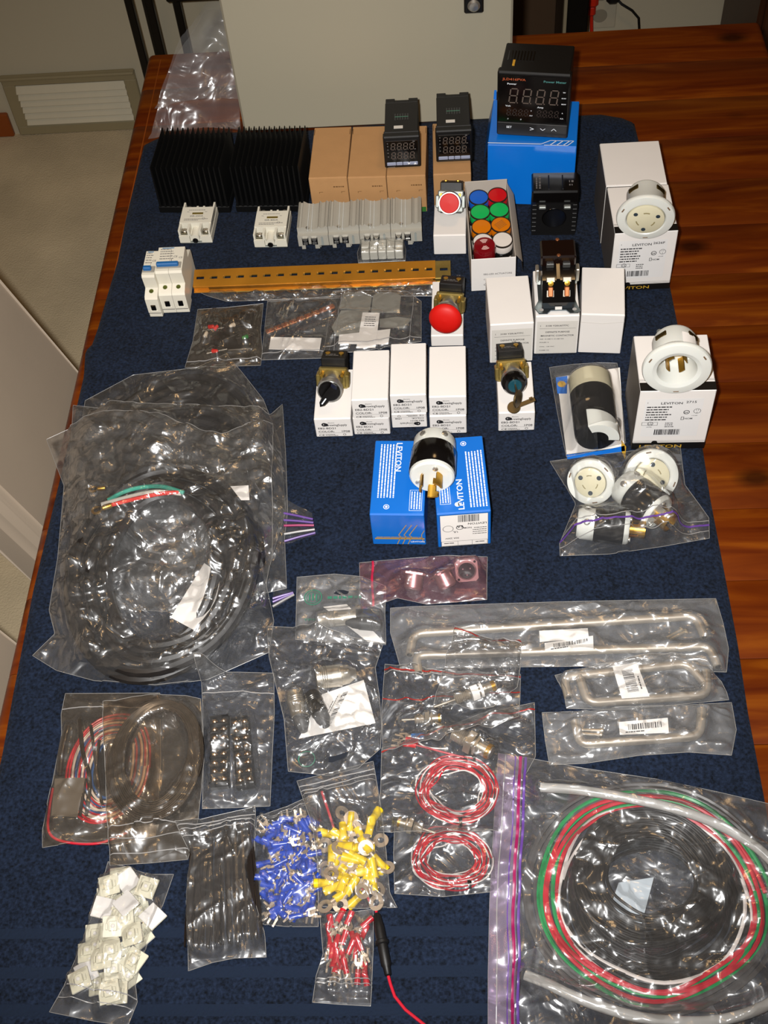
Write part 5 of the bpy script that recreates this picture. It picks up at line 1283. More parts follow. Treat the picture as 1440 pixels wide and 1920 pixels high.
# ------------------------------------------------------------ barrier terminal strips
ts = []
for k, (t0, t1, lab) in enumerate((((414, 1352), (414, 1476), 'black terminal strip with two screw rows, beside the braided sleeve'), ((452, 1354), (463, 1476), 'black terminal strip with two screw rows, away from the braided sleeve'))):
    a = P(*t0, .001); b = P(*t1, .001); L = (b - a).length; M = frame_at(b, (a - b)) ; w_ = .0185
    o = thing('terminal_strip', lab, 'terminal strip', M, 'black terminal strips')
    part('strip_base', MB().box((L / 2, 0, .004), (L + .006, w_, .008), .0008), BLKP, o)
    n = 8
    for i in range(n + 1): part('barrier', MB().box((L * i / n, 0, .0095), (.0012, w_, .006), .0003), BLKP, o)
    sc = MB().lathe([(.0033, 0), (.0034, .0010), (.0029, .0022), (.0018, .0031), (0, .0035)], 16).mesh('strip_screw'); SCRM = mat('bright_screw', 'd6b694', .24, 1.0, var=.03)
    for i in range(n):
        for sy in (-1, 1): link('strip_screw', sc, SCRM, o, T(L * (i + .5) / n, sy * .0045, .0082))
    ts.append(o)
bF = bag('clear zip bag with the two black terminal strips', [(378, 1262), (450, 1262), (514, 1264)], [(514, 1264), (515, 1340), (511, 1420), (507, 1513)], [(380, 1518), (445, 1516), (507, 1513)], [(378, 1262), (381, 1340), (382, 1430), (380, 1518)], ts, FILM, under=[bA], zips=[('T', .16, ZIPW, .0009)], amp=.0022, seed=27, crumple=.4)

# ------------------------------------------------------------ cable ties
TIE = mat('black_tie_nylon', '17110e', .3, var=.25, vscale=60)
def tie_mesh(L):
    mb = MB(); n = 10; vs, fs = [], []
    for k in range(n + 1):
        t = k / n; y = -t * L; w_ = .0012 if t < .85 else .0012 * (1 - (t - .85) * 3.5)
        z = .0012 * math.sin(t * 3.1)
        for q in ((-w_, z - .0006), (w_, z - .0006), (w_, z + .0006), (-w_, z + .0006)): vs.append((q[0], y, q[1]))
    for k in range(n):
        for j in range(4): fs.append((k * 4 + j, k * 4 + (j + 1) % 4, k * 4 + 4 + (j + 1) % 4, k * 4 + 4 + j))
    fs.append((n * 4, n * 4 + 1, n * 4 + 2, n * 4 + 3))
    return mb.add(vs, fs)
L = .098
tb, hb = tie_mesh(L).mesh('strap'), MB().box((0, .002, .0003), (.0042, .005, .0038), .0006).mesh('locking_head')
ties = []; rg = random.Random(5)
a0, a1 = P(365, 1577, 0), P(470, 1567, 0)
for k in range(54):
    f = (k % 18) / 17; p = a0.lerp(a1, f) + Vector((rg.uniform(-.002, .002), rg.uniform(-.004, .004), .0018 + (k // 18) * .0040))
    sw = rg.uniform(-2, 2) + 2.5 + 6.5 * f
    M = Matrix.Translation(p) @ RZ(sw) @ RX(rg.uniform(-.6, .6)) @ RY(rg.uniform(-15, 15))
    o = thing('cable_tie', 'black nylon cable tie in the bundle inside the zip bag', 'cable tie', M, 'bundle of black cable ties')
    link('strap', tb, TIE, o); link('locking_head', hb, TIE, o); ties.append(o)
bG = bag('clear zip bag packed with black cable ties', [(333, 1549), (400, 1532), (480, 1514)], [(480, 1514), (478, 1590), (464, 1630), (478, 1690), (497, 1750), (500, 1796)], [(354, 1822), (400, 1806), (440, 1798), (500, 1796)], [(333, 1549), (362, 1610), (350, 1674), (353, 1750), (354, 1822)], ties, FILM, under=[bE, bF], zips=[('T', .06, ZIPW, .0008), ('T', .10, ZIPW, .0008), ('T', .14, ZIPW, .0008)], amp=.0016, seed=31, crumple=.35, ridges=[('T', .10, .004, .05), ('B', .12, .005, .06)])

# ------------------------------------------------------------ white adhesive mounts
MNT = mat('natural_nylon', 'cbc6b0', .4, var=.06, sss=.1); MNP = mat('white_foam_backing', 'cfcbc7', .7)
s = .0185
mbase = MB().box((0, 0, .0008), (s, s, .0016), .0004).mesh('mount_base')
mbridge = MB().box((0, 0, .0030), (.0075, .0085, .0030), .0006).box((-.0055, 0, .0024), (.002, .006, .002), .0003).box((.0055, 0, .0024), (.002, .006, .002), .0003).mesh('tie_bridge')
mdot = MB().lathe([(.0018, .0046), (.0014, .0052), (0, .0053)], 10).mesh('bridge_dot')
mback = MB().box((0, 0, -.0006), (s * .98, s * .98, .0010), .0003).mesh('foam_pad')
mts = []
spots = [(225, 1645, 8, 0), (239, 1651, 40, 1), (275, 1664, -15, 0), (201, 1680, 12, 0), (193, 1702, 78, 1), (236, 1694, 45, 1), (262, 1712, 20, 0), (286, 1718, 50, 1), (212, 1737, 5, 0), (180, 1752, 8, 0), (205, 1752, 10, 0), (248, 1752, 15, 0), (266, 1756, 40, 0), (166, 1785, 12, 0), (207, 1783, 15, 0), (228, 1788, 30, 0), (252, 1800, 60, 0), (190, 1798, 10, 0), (162, 1822, 30, 1), (215, 1817, 8, 0), (150, 1838, 25, 0), (186, 1845, 10, 0), (220, 1862, 5, 0), (205, 1860, 15, 0), (240, 1832, 40, 0), (182, 1775, 20, 0), (232, 1722, 10, 0), (252, 1684, 25, 0), (215, 1700, 30, 0), (205, 1660, 15, 0)]
rg = random.Random(11)
for k, (x, y, a, fl_) in enumerate(spots):
    z = .0035 + (.0050 * (k % 3)) + (.004 if fl_ else 0)
    M = Matrix.Translation(P(x, y, z)) @ RZ(a) @ RX((180 if fl_ else 0) + rg.uniform(-12, 12)) @ RY(rg.uniform(-12, 12))
    lab = {239: 'white foam backed mount at the sealed end of the mount bag', 193: 'white foam backed mount tilted against the side seam nearer the table edge', 236: 'white foam backed mount turned like a diamond in the middle of the pile', 286: 'white foam backed mount at the seam facing the cable ties', 162: 'white foam backed mount nearest the zip of the mount bag'}[x] if fl_ else 'natural nylon cable tie mount lying bridge side up'
    o = thing('tie_mount', lab, 'mount', M, 'foam backed cable tie mounts' if fl_ else 'bridge up cable tie mounts')
    link('mount_base', mbase, MNT, o); b_ = link('tie_bridge', mbridge, MNT, o); link('bridge_dot', mdot, MNP, b_); link('foam_pad', mback, MNP, o); mts.append(o)
bH = bag('long clear zip bag full of white cable tie mounts', [(203, 1616), (240, 1628), (280, 1640), (326, 1640)], [(326, 1640), (298, 1720), (270, 1790), (255, 1850), (258, 1880), (240, 1925)], [(93, 1898), (170, 1914), (240, 1925)], [(203, 1616), (180, 1700), (150, 1780), (120, 1850), (93, 1898)], mts, FILM, zips=[('B', .16, ZIPW, .0009), ('B', .10, ZIPW, .0007)], amp=.001, seed=35, crumple=.3, creases=4)

# ------------------------------------------------------------ crimp terminals
def terminal_proto(kind, col, s, name, ringm=NICKEL):
    sl = MB().lathe([(.0023 * s, -.0005 * s), (.0023 * s, .0060 * s), (.0026 * s, .0072 * s), (.0026 * s, .0105 * s), (.0017 * s, .0105 * s), (.0017 * s, .002 * s)], 14, RX(90), cap=False).mesh('sleeve')
    mb = MB()
    mb.cyl((0, 0, 0), (0, .003 * s, 0), .0013 * s, n=10)
    if kind == 'ring':
        mb.lathe([(.0019 * s, -.0004 * s), (.0019 * s, .0004 * s), (.0044 * s, .0004 * s), (.0044 * s, -.0004 * s), (.0019 * s, -.0004 * s)], 20, T(0, .0068 * s, 0), cap=False)
    else:
        mb.prism([(-.0012 * s, .002 * s), (.0012 * s, .002 * s), (.0030 * s, .0045 * s), (.0030 * s, .0105 * s), (.0016 * s, .0105 * s), (.0014 * s, .0055 * s), (-.0014 * s, .0055 * s), (-.0016 * s, .0105 * s), (-.0030 * s, .0105 * s), (-.0030 * s, .0045 * s)], -.0004 * s, .0004 * s)
    return sl, mb.mesh('tongue')
def scatter(n, quad, zs, proto, slm, tgm, name, label, group, seed, cat='terminal', tilt=14, dirs=None):
    rg = random.Random(seed); out = []; pts = []
    for k in range(n):
        best = None
        for _ in range(14):
            u, v = rg.random(), rg.random()
            q = [Vector(c) for c in quad]; p = q[0] * (1 - u) * (1 - v) + q[1] * u * (1 - v) + q[2] * u * v + q[3] * (1 - u) * v
            dmin = min([(p - r).length for r in pts], default=99)
            if best is None or dmin > best[0]: best = (dmin, p)
        p = best[1]; pts.append(p)
        z = rg.uniform(*zs); w_ = P(p.x, p.y, z)
        M = Matrix.Translation(w_) @ RZ(rg.uniform(0, 360) if dirs is None else rg.choice(dirs) + rg.uniform(-25, 25)) @ RX(rg.uniform(-tilt, tilt)) @ RY(rg.uniform(-30, 30))
        o = thing(name, label, cat, M, group); link('sleeve', proto[0], slm, o); link('tongue', proto[1], tgm if not isinstance(tgm, list) else None, o)
        out.append(o)
    return out
YEL = mat('yellow_sleeve', 'd8b80a', .35, var=.04); BLS = mat('blue_sleeve', '0d3aa0', .3, var=.08); RDS = mat('red_sleeve', 'b00d22', .3, var=.08)
TIN = mat('tinned_copper', 'b9a894', .42, .65, var=.12)
ytp = terminal_proto('ring', YEL, 1.62, 'y'); ytp[1].materials.append(TIN)
yt = scatter(30, [(622, 1545), (698, 1540), (706, 1675), (618, 1688)], (.0045, .010), ytp, YEL, TIN, 'ring_terminal', 'yellow insulated ring terminal in the clear bag', 'yellow ring terminals', 41)
btp = terminal_proto('fork', BLS, 1.2, 'b'); btp[1].materials.append(TIN)
bt = scatter(105, [(500, 1548), (580, 1528), (584, 1716), (502, 1710)], (.0028, .0085), btp, BLS, TIN, 'fork_terminal', 'blue insulated fork terminal in the clear bag', 'blue fork terminals', 43)
rtp = terminal_proto('fork', RDS, 1.15, 'r'); rtp[1].materials.append(TIN)
rt = scatter(24, [(618, 1728), (684, 1724), (684, 1826), (618, 1828)], (.0028, .0065), rtp, RDS, TIN, 'fork_terminal', 'red insulated fork terminal in the small clear bag', 'red fork terminals', 47, dirs=(180, 0, 180, 150))
bI = bag('clear zip bag of blue fork terminals', [(482, 1532), (540, 1512), (592, 1488)], [(592, 1488), (598, 1590), (597, 1660), (597, 1738)], [(489, 1734), (540, 1738), (597, 1738)], [(482, 1532), (477, 1605), (482, 1678), (489, 1734)], bt, FILM, zips=[('T', .05, ZIPW, .0009), ('T', .09, ZIPW, .0007)], amp=.0012, seed=51, crumple=.45)
rw = wire('red_wire', 'red wire lead passing under the yellow terminals', 'wire', [(603, 1484, .006), (617, 1525, .005), (631, 1566, .003), (655, 1620, .002), (700, 1702, .003)], .0013, MATS['red_hookup_wire'])
bJ = bag('clear zip bag of yellow ring terminals', [(557, 1466), (620, 1450), (700, 1429)], [(700, 1429), (714, 1511), (724, 1594), (731, 1675), (745, 1703)], [(598, 1702), (650, 1706), (702, 1704), (745, 1703)], [(557, 1466), (590, 1560), (597, 1620), (598, 1702)], yt, FILM, under=[bI, rw], zips=[('T', .06, ZIPW, .0009), ('T', .10, ZIPW, .0008), ('T', .14, ZIPW, .0008)], amp=.002, seed=53, crumple=.4, ridges=[('T', .16, .006, .05)])
bK = bag('small clear zip bag of red fork terminals', [(599, 1708), (650, 1712), (700, 1705)], [(700, 1705), (700, 1780), (697, 1855), (695, 1887)], [(586, 1880), (640, 1884), (695, 1887)], [(599, 1708), (606, 1789), (593, 1830), (586, 1880)], rt, FILM, zips=[('B', .20, ZIPW, .0011), ('B', .24, ZIPW, .0008)], amp=.0016, seed=57, crumple=.45, ridges=[('B', .25, .004, .06)])

# ------------------------------------------------------------ inline fuse holder
a = P(706, 1712, .006); b = P(728, 1830, .006)
o = thing('fuse_holder', 'black inline fuse holder with red leads beside the red terminals', 'fuse holder', Mz(a, b - a)); L = (b - a).length
part('cap_half', MB().lathe([(.0018, 0), (.0035, .002), (.0048, .014), (.0048, .024), (.0062, .025), (.0062, .0275), (.0050, .0285)], 20), BLKP, o)
part('body_half', MB().lathe([(.0046, .028), (.0046, .046), (.0034, .048), (.0030, L - .001), (.0018, L)], 20), BLKP, o)
part('lead', MB().tube([(0, 0, .002), (0, 0, -.006)], .0013, 8), MATS['red_hookup_wire'], o)
Mi = o.matrix_basis.inverted()
q = [Mi @ P(*k) for k in ((727, 1826, .006), (732, 1845, .004), (740, 1868, .0025), (760, 1893, .002), (800, 1925, .002), (850, 1960, .002))]
part('lead', MB().tube(q, .0014, 8), MATS['red_hookup_wire'], o)

# ------------------------------------------------------------ gallon bag of wire
gb = []
gr, gn, rd, wh, bk = mat('grey_hookup_wire', '4a4848', .4), mat('green_hookup_wire', '0f8a4a', .4), MATS['red_hookup_wire'], MATS['white_hookup_wire'], mat('black_hookup_wire', '1a1716', .32, var=.2)
gb.append(coil('wire_coil', 'grey outer wire coil in the gallon bag', 'wire', (1222, 1690), 248, 222, .002, 3, .0022, gr, 61, .009, 1, group='wire coils in the gallon bag', seg=64, irr=.8))
gb.append(coil('wire_coil', 'green wire coil in the gallon bag', 'wire', (1224, 1688), 226, 205, .003, 3, .0020, gn, 61, .012, 1, group='wire coils in the gallon bag', seg=64, wob=.004, irr=1.6))
gb.append(coil('wire_coil', 'red wire coil in the gallon bag', 'wire', (1224, 1688), 214, 196, .0065, 3, .0020, rd, 61, .010, 1, group='wire coils in the gallon bag', seg=64, wob=.004, irr=1.6))
gb.append(coil('wire_coil', 'white wire coil in the gallon bag', 'wire', (1226, 1690), 192, 176, .0065, 2, .0018, wh, 61, .006, 1, group='wire coils in the gallon bag', seg=64, wob=.005, irr=2.0))
gb.append(coil('wire_coil', 'lower black wire coil in the gallon bag', 'wire', (1222, 1694), 180, 163, .002, 22, .0014, bk, 61, .030, 3, group='wire coils in the gallon bag', wob=.005, irr=.9))
gb.append(coil('wire_coil', 'upper black wire coil around the paper label', 'wire', (1216, 1650), 146, 132, .0130, 22, .0013, bk, 66, .026, 3, group='wire coils in the gallon bag', wob=.005, irr=.9))
TUBE = mat('milky_silicone', 'c2c0bc', .25, var=.03, trans=.35)
gb.append(wire('silicone_tube', 'milky silicone tube curving across the rear of the gallon bag', 'tube', [(1014, 1476, .020), (1090, 1482, .026), (1180, 1497, .028), (1270, 1518, .026), (1350, 1548, .022), (1420, 1590, .018), (1470, 1640, .014)], .0045, TUBE, n=12))
gb.append(wire('silicone_tube', 'milky silicone tube at the front of the gallon bag', 'tube', [(985, 1828, .020), (1030, 1846, .024), (1080, 1870, .026), (1150, 1895, .026), (1230, 1912, .024), (1340, 1914, .020), (1430, 1888, .016), (1500, 1840, .012)], .0045, TUBE, n=12))
gb.append(paper('pale paper label seen through the black wire coil', [(1160, 1655), (1226, 1645), (1198, 1752), (1130, 1742)], .011, mat('pale_blue_paper', 'aab4bc', .5)))
bN = bag('gallon freezer bag full of coiled wire with a purple zip', [(934, 1413), (985, 1421), (1100, 1442), (1234, 1462), (1339, 1484), (1460, 1512), (1520, 1530)], [(1520, 1530), (1530, 1700), (1540, 1960)], [(915, 1985), (1200, 1990), (1540, 1960)], [(934, 1413), (925, 1560), (918, 1690), (915, 1830), (915, 1985)], gb, FILM, z0=.001, nu=120, nv=110, zips=[('L', .022, ZIPW, .0009), ('L', .075, ZIPM, .0016), ('L', .0925, ZIPP, .0014), ('L', .055, ZIPP, .0007)], amp=.004, wave=26, seed=71, crumple=.85, cell=.022, sag=.0002, creases=14, bands=[('L', .0, .0875, film_mat('lavender_zip_film', tint=(.85, .72, .92), haze=.16, rough=.3, bump=.1, bscale=10, gloss=1.2))])

# ------------------------------------------------------------ small parts bags beside the rail
qs = []
BPL = mat('black_panel_plastic', '17120f', .35, var=.3, vscale=50)
for k, (x, y, a, w_) in enumerate(((400, 608, 8, .030), (452, 600, -6, .030), (405, 650, 14, .028), (450, 645, 3, .030), (428, 625, 30, .026))):
    o = thing('lamp_holder', 'small black plastic lamp holder in the bag of tiny lamps', 'lamp holder', Matrix.Translation(P(x, y, .002 + .003 * (k == 4))) @ RZ(a), 'black lamp holders')
    part('plate', MB().box((0, 0, .0015), (w_, w_ * .8, .003), .0008), BPL, o); part('stem', MB().lathe([(.004, .003), (.004, .006), (.003, .0065)], 14, T(.004, .002, 0)), BPL, o); qs.append(o)
for (x, y, col, lab) in ((393, 613, 'd0160e', 'tiny red lamp farthest from the table edge pair'), (402, 617, 'd0160e', 'tiny red lamp beside another red lamp'), (400, 658, 'd0160e', 'tiny red lamp near the zip of the lamp holder bag'), (462, 631, '0f7a30', 'tiny green lamp in the lamp holder bag'), (438, 609, 'c9c6c0', 'tiny clear lamp in the lamp holder bag'), (385, 630, 'c9c6c0', 'tiny clear lamp nearest the table edge')):
    cm = mat('lamp_' + col, col, .2)
    o = thing('indicator_lamp', lab.replace(' farthest from the table edge pair', ' at the rear of the lamp holder bag'), 'lamp', Mz(P(x, y, .0105), (rng.uniform(-1, 1), rng.uniform(-1, 1), .25)), None)
    part('bulb', MB().lathe([(0, .007), (.0015, .0065), (.0024, .005), (.0026, 0), (.0030, 0), (.0030, -.001), (0, -.001)], 14), cm, o)
    for q in (-.0012, .0012): part('pin', MB().cyl((q, 0, -.001), (q, 0, -.009), .0003, n=6), CHROME, o)
    qs.append(o)
bag('small clear bag of black lamp holders and tiny lamps', [(371, 581), (430, 577), (494, 570)], [(494, 570), (489, 621), (492, 660), (489, 686)], [(347, 690), (420, 688), (489, 686)], [(371, 581), (362, 640), (347, 690)], qs, FILMB, zips=[('B', .10, ZIPW, .0011)], amp=.0015, seed=81, crumple=.4, nu=59, nv=54)
q2 = []
a = P(499, 623, .006); b = P(627, 573, .006); L = (b - a).length
o = thing('bus_bar', 'copper notched jumper bar in the small clear bag', 'bus bar', frame_at(a, b - a)); n = 9
for k in range(n): part('bar_segment', MB().box((L * (k + .5) / n, 0, 0), (L / n - .0014, .0075, .0028), .0005), COPPER, o)
part('bar_core', MB().box((L / 2, 0, -.0004), (L, .0045, .0016)), COPPER, o)
for k in range(n): part('bar_screw', MB().lathe([(.0019, 0), (.0019, .0012), (0, .0015)], 10, T(L * (k + .5) / n, 0, .0013)), COPPER, o)
q2.append(o)
for k, (x, y, a) in enumerate(((522, 590, 75), (530, 584, 80), (540, 578, 70), (527, 600, 72), (548, 574, 85), (536, 592, 76))):
    o = thing('small_screw', 'small bright screw above the copper jumper bar', 'screw', Matrix.Translation(P(x, y, .003)) @ RZ(a) @ RY(90), 'small bright screws in the copper bar bag')
    part('shank', MB().lathe([(.0013, 0), (.0013, .012), (.0006, .013)], 10), CHROME, o); part('head', MB().lathe([(.0028, -.0018), (.0028, 0), (0, 0)], 12), CHROME, o); q2.append(o)
q2.append(paper('white rectangular paper slip below the copper jumper bar', [(508, 632), (603, 634), (599, 658), (504, 655)], .004))
bag('small clear bag with the copper jumper bar and screws', [(502, 563), (570, 560), (640, 556)], [(640, 556), (628, 610), (614, 672)], [(490, 676), (550, 674), (614, 672)], [(502, 563), (496, 620), (490, 676)], q2, FILM, zips=[('B', .10, ZIPW, .0011), ('T', .04, ZIPW, .0006)], amp=.0012, seed=83, crumple=.3, nu=59, nv=54)
q3 = []
GPL = mat('grey_end_plate', '86847c', .5, var=.04)
def plate(label, pts, z, m=GPL, th=.002):
    q = [P(x, y, z) for x, y in pts]; c0 = sum(q, Vector()) / len(q)
    return solo('end_plate', label, 'end plate', MB().prism([(v.x - c0.x, v.y - c0.y) for v in q][::-1], 0, th), m, Matrix.Translation(c0), 'grey end plates', False)
q3.append(plate('grey end plate with clipped corners, upper one by the rail', [(644, 552), (655, 549), (688, 550), (697, 560), (694, 582), (636, 580)], .0012))
q3.append(plate('grey end plate with clipped corners, nearer the stop button', [(700, 556), (712, 550), (742, 550), (752, 557), (749, 586), (696, 588)], .0014))
q3.append(plate('grey end plate lying lowest in the bag', [(640, 584), (692, 583), (684, 604), (668, 632), (630, 630), (622, 616)], .0038))
q3.append(plate('grey small end plate sticking out under the slips', [(712, 600), (745, 596), (772, 600), (758, 616), (712, 614)], .0014))
q3.append(paper('white slip lying across the grey end plates', [(636, 628), (732, 617), (728, 646), (634, 645)], .0066))
q3.append(paper('printed white slip standing crosswise on the end plates', [(680, 586), (712, 587), (704, 652), (668, 653)], .0074, bar=lambda m_, w_, h_, M_: [m_.dashes(w_ * .2, h_ * (.62 + .06 * k), w_ * .85, .0012, rng, M_, .001, .004) for k in range(5)]))
bag('small clear bag with grey end plates and white slips', [(624, 547), (700, 545), (764, 547), (790, 566)], [(790, 566), (790, 600), (790, 641)], [(607, 663), (690, 660), (740, 650), (790, 641)], [(624, 547), (615, 610), (607, 663)], q3, FILM, zips=[('B', .09, ZIPW, .0010), ('L', .10, ZIPW, .0004), ('R', .12, ZIPW, .0004)], amp=.0010, seed=87, crumple=.25, creases=4, nu=59, nv=54)
# clear sleeve crumpled along the front of the rails
bag('crumpled clear sleeve along the near side of the rails', [(372, 548), (500, 541), (660, 536), (838, 528)], [(838, 528), (842, 540), (836, 556)], [(425, 566), (600, 561), (740, 556), (836, 556)], [(372, 548), (390, 556), (425, 566)], [], FILMC, amp=.006, wave=70, seed=89, nu=108, nv=16, name='clear_sleeve', cat='packaging')

# wrapped end brackets in front of the terminal blocks
wb = []
a = P(678, 489); b = P(757, 486); M = frame_at(a, b - a); L = (b - a).length
for k in range(5):
    o = thing('end_bracket', 'pale grey end bracket in the clear wrapped row', 'bracket', M @ T(L * (k + .5) / 5, 0, .0006), 'wrapped grey end brackets')
    part('bracket_body', MB().box((0, .013, .007), (L / 5 - .0006, .026, .014), .001), mat('pale_bracket_plastic', 'c3c0b4', .4), o)
    part('bracket_ridge', MB().box((0, .009, .0148), (L / 5 - .0012, .004, .003), .0006), MATS['pale_bracket_plastic'], o); wb.append(o)
bag('clear wrap around the row of pale end brackets', [(676, 456), (720, 452), (757, 450)], [(757, 450), (761, 470), (760, 490)], [(672, 494), (715, 492), (760, 490)], [(676, 456), (670, 475), (672, 494)], wb, FILMC, amp=.0016, seed=91, crumple=.5, nu=40, nv=32, name='clear_wrap', cat='packaging')

# ------------------------------------------------------------ pink bag with audio panel sockets
pk = []
def panel_socket(label, p, dr, up=0):
    o = thing('panel_socket', label, 'connector', Mz(p, dr, up), 'nickel panel sockets in the pink bag')
    part('flange', MB().prism([(-.012, -.009), (-.009, -.012), (.009, -.012), (.012, -.009), (.012, .009), (.009, .012), (-.009, .012), (-.012, .009)], 0, .002), NICKEL, o)
    part('barrel', MB().lathe([(.0098, 0), (.0098, -.014), (.008, -.016), (0, -.016)], 26), NICKEL, o)
    part('rim', MB().lathe([(.0085, .002), (.0092, .0036), (.0102, .003), (.0105, .002)], 26, cap=False), NICKEL, o)
    part('socket_face', MB().lathe([(.0088, .0022), (0, .0022)], 22), BLKG, o)
    for j in range(3): part('pin', MB().cyl((.0045 * math.cos(R(120 * j + 30)), .0045 * math.sin(R(120 * j + 30)), .0022), (.0045 * math.cos(R(120 * j + 30)), .0045 * math.sin(R(120 * j + 30)), .0034), .0008, n=8), CHROME, o)
    for q in ((.0092, .0092), (-.0092, -.0092)): part('screw_hole', MB().lathe([(0, .0022), (.0014, .0022)], 10, T(q[0], q[1], 0)), DKWIN, o)
    return o
pk.append(panel_socket('nickel panel socket showing its dark face in the pink bag', P(875, 1069, .017), (0, -.75, .66), 4))
pk.append(panel_socket('nickel panel socket lying tilted in the middle of the pink bag', P(829, 1076, .016), (-.4, .75, .5), 20))
pk.append(panel_socket('nickel panel socket nearest the red zip of the pink bag', P(777, 1078, .015), (.15, .85, .45), 5))
bP = bag('pink tinted zip bag with three nickel panel sockets', [(674, 1056), (760, 1048), (840, 1042), (914, 1045)], [(914, 1045), (913, 1085), (913, 1125)], [(676, 1146), (745, 1122), (800, 1134), (913, 1125)], [(674, 1056), (675, 1100), (676, 1146)], pk, FILMP, zips=[('L', .105, mat('rose_zip', 'a81838', .4), .0014)], amp=.002, seed=93, crumple=.5, nu=67, nv=48)

# ------------------------------------------------------------ connector bags with green print
def cable_connector(label, a, b, r0, m1, m2, group='cable connectors'):
    d = b - a; L = d.length
    o = thing('cable_connector', label, 'connector', Mz(a, d), group)
    part('shell', MB().lathe([(r0 * .8, 0), (r0 * .95, .001), (r0 * .95, L * .12), (r0, L * .13), (r0, L * .62), (r0 * .93, L * .63)], 26), m1, o)
    part('boot', MB().lathe([(r0 * .92, L * .62), (r0 * .85, L * .8), (r0 * .5, L * .96), (r0 * .42, L)], 22), m2, o)
    part('mouth', MB().lathe([(r0 * .78, -.0002), (0, -.0002)], 20), BLKG, o)
    for k in range(3): part('grip_ring', MB().lathe([(r0 * 1.0, L * (.16 + .05 * k)), (r0 * 1.05, L * (.165 + .05 * k)), (r0 * 1.0, L * (.185 + .05 * k))], 24, cap=False), m1, o)
    part('latch', MB().box((0, r0, L * .42), (.005, .0015, .012), .0005), m1, o)
    return o
pc = [cable_connector('dark connector with black boot in the upper green printed bag', P(596, 1163, .010), P(712, 1152, .010), .0085, NICKEL, BLKP)]
pc.append(cable_connector('black tapered connector boot in the upper green printed bag', P(716, 1172, .010), P(648, 1166, .012), .0070, BLKP, BLKP))
pc.append(paper('white card insert in the upper green printed bag', [(606, 1138), (650, 1133), (722, 1206), (690, 1204)], .003))
bP1 = bag('clear hang bag with green print, behind the other connector bag', [(557, 1083), (627, 1077), (680, 1082), (724, 1100)], [(724, 1100), (722, 1150), (724, 1210)], [(554, 1200), (640, 1206), (724, 1210)], [(557, 1083), (556, 1130), (554, 1200)], pc, FILMF, amp=.002, seed=95, nu=62, nv=54, creases=8, ridges=[('B', .15, .006, .08)])
GR = mat('faded_green_print', '2f6d58', .6)
mg = MB(); pg = P(587, 1120, .006)
mg.ring(0, 0, .0098, .0011, Matrix.Translation(pg)).rect(-.0045, -.004, -.0028, .004, Matrix.Translation(pg)).rect(-.001, -.004, .0008, .005, Matrix.Translation(pg)).rect(.0028, -.004, .0045, .004, Matrix.Translation(pg))
mg.ring(0, 0, .0072, .0006, Matrix.Translation(pg))
part('green_logo', mg, GR, bP1); part('green_lettering', MB().dashes(0, 0, .036, .0032, rng, Matrix.Translation(P(614, 1123, .006)), .002, .005).text('TYPE', 0, 0, .0026, Matrix.Translation(P(570, 1164, .007)), 0, 1.5), GR, bP1)
part('hang_hole', MB().prism([(0, 0), (.006, -.002), (.014, -.001), (.016, .002), (.010, .004), (.004, .004)], 0, .0006, Matrix.Translation(P(626, 1113, .006))), mat('towel_shadow_navy', '0d1420', .9), bP1)
pc2 = [cable_connector('silver connector with a keyed window standing along the bag', P(551, 1298, .011), P(570, 1372, .008), .0088, NICKEL, mat('grey_rubber', '4c4c4c', .5)),
       cable_connector('dark grey connector beside the silver one on the white label', P(582, 1300, .012), P(612, 1362, .012), .0086, mat('gunmetal', '4a4844', .3, 1.0), mat('grey_rubber', '4c4c4c', .5)),
       cable_connector('wide silver connector lying across the top of the bag', P(592, 1272, .013), P(668, 1262, .010), .0115, NICKEL, NICKEL)]
pc2.append(paper('white barcode label in the nearer connector bag', [(604, 1302), (682, 1275), (704, 1356), (560, 1385)], .004, bar=lambda m_, w_, h_, M_: (m_.barcode(h_ * .1, -w_ * .72, h_ * .85, -w_ * .58, rng, M_ @ RZ(90)), m_.dashes(h_ * .4, -w_ * .5, h_ * .8, .001, rng, M_ @ RZ(90), .001, .003), m_.dashes(h_ * .4, -w_ * .44, h_ * .7, .001, rng, M_ @ RZ(90), .001, .003))))
bP2 = bag('clear hang bag with silver connectors and a white barcode label', [(501, 1176), (580, 1180), (660, 1200), (718, 1211)], [(718, 1211), (704, 1254), (712, 1310), (716, 1362), (714, 1405), (672, 1442)], [(541, 1448), (580, 1452), (617, 1456), (672, 1442)], [(501, 1176), (505, 1234), (533, 1350), (541, 1448)], pc2, FILMC, under=[bP1] + pc, amp=.003, seed=97, nu=72, nv=81, creases=14, ridges=[('B', .28, .008, .05), ('T', .12, .008, .06)])
part('hang_hole', MB().prism([(0, 0), (.008, -.001), (.020, .004), (.024, .010), (.012, .006), (.003, .004)], 0, .0006, Matrix.Translation(P(607, 1428, .003))), MATS['towel_shadow_navy'], bP2)
mg = MB(); pg = P(575, 1423, .004); mg.ring(0, 0, .0085, .0010, Matrix.Translation(pg)); part('green_logo', mg, GR, bP2)

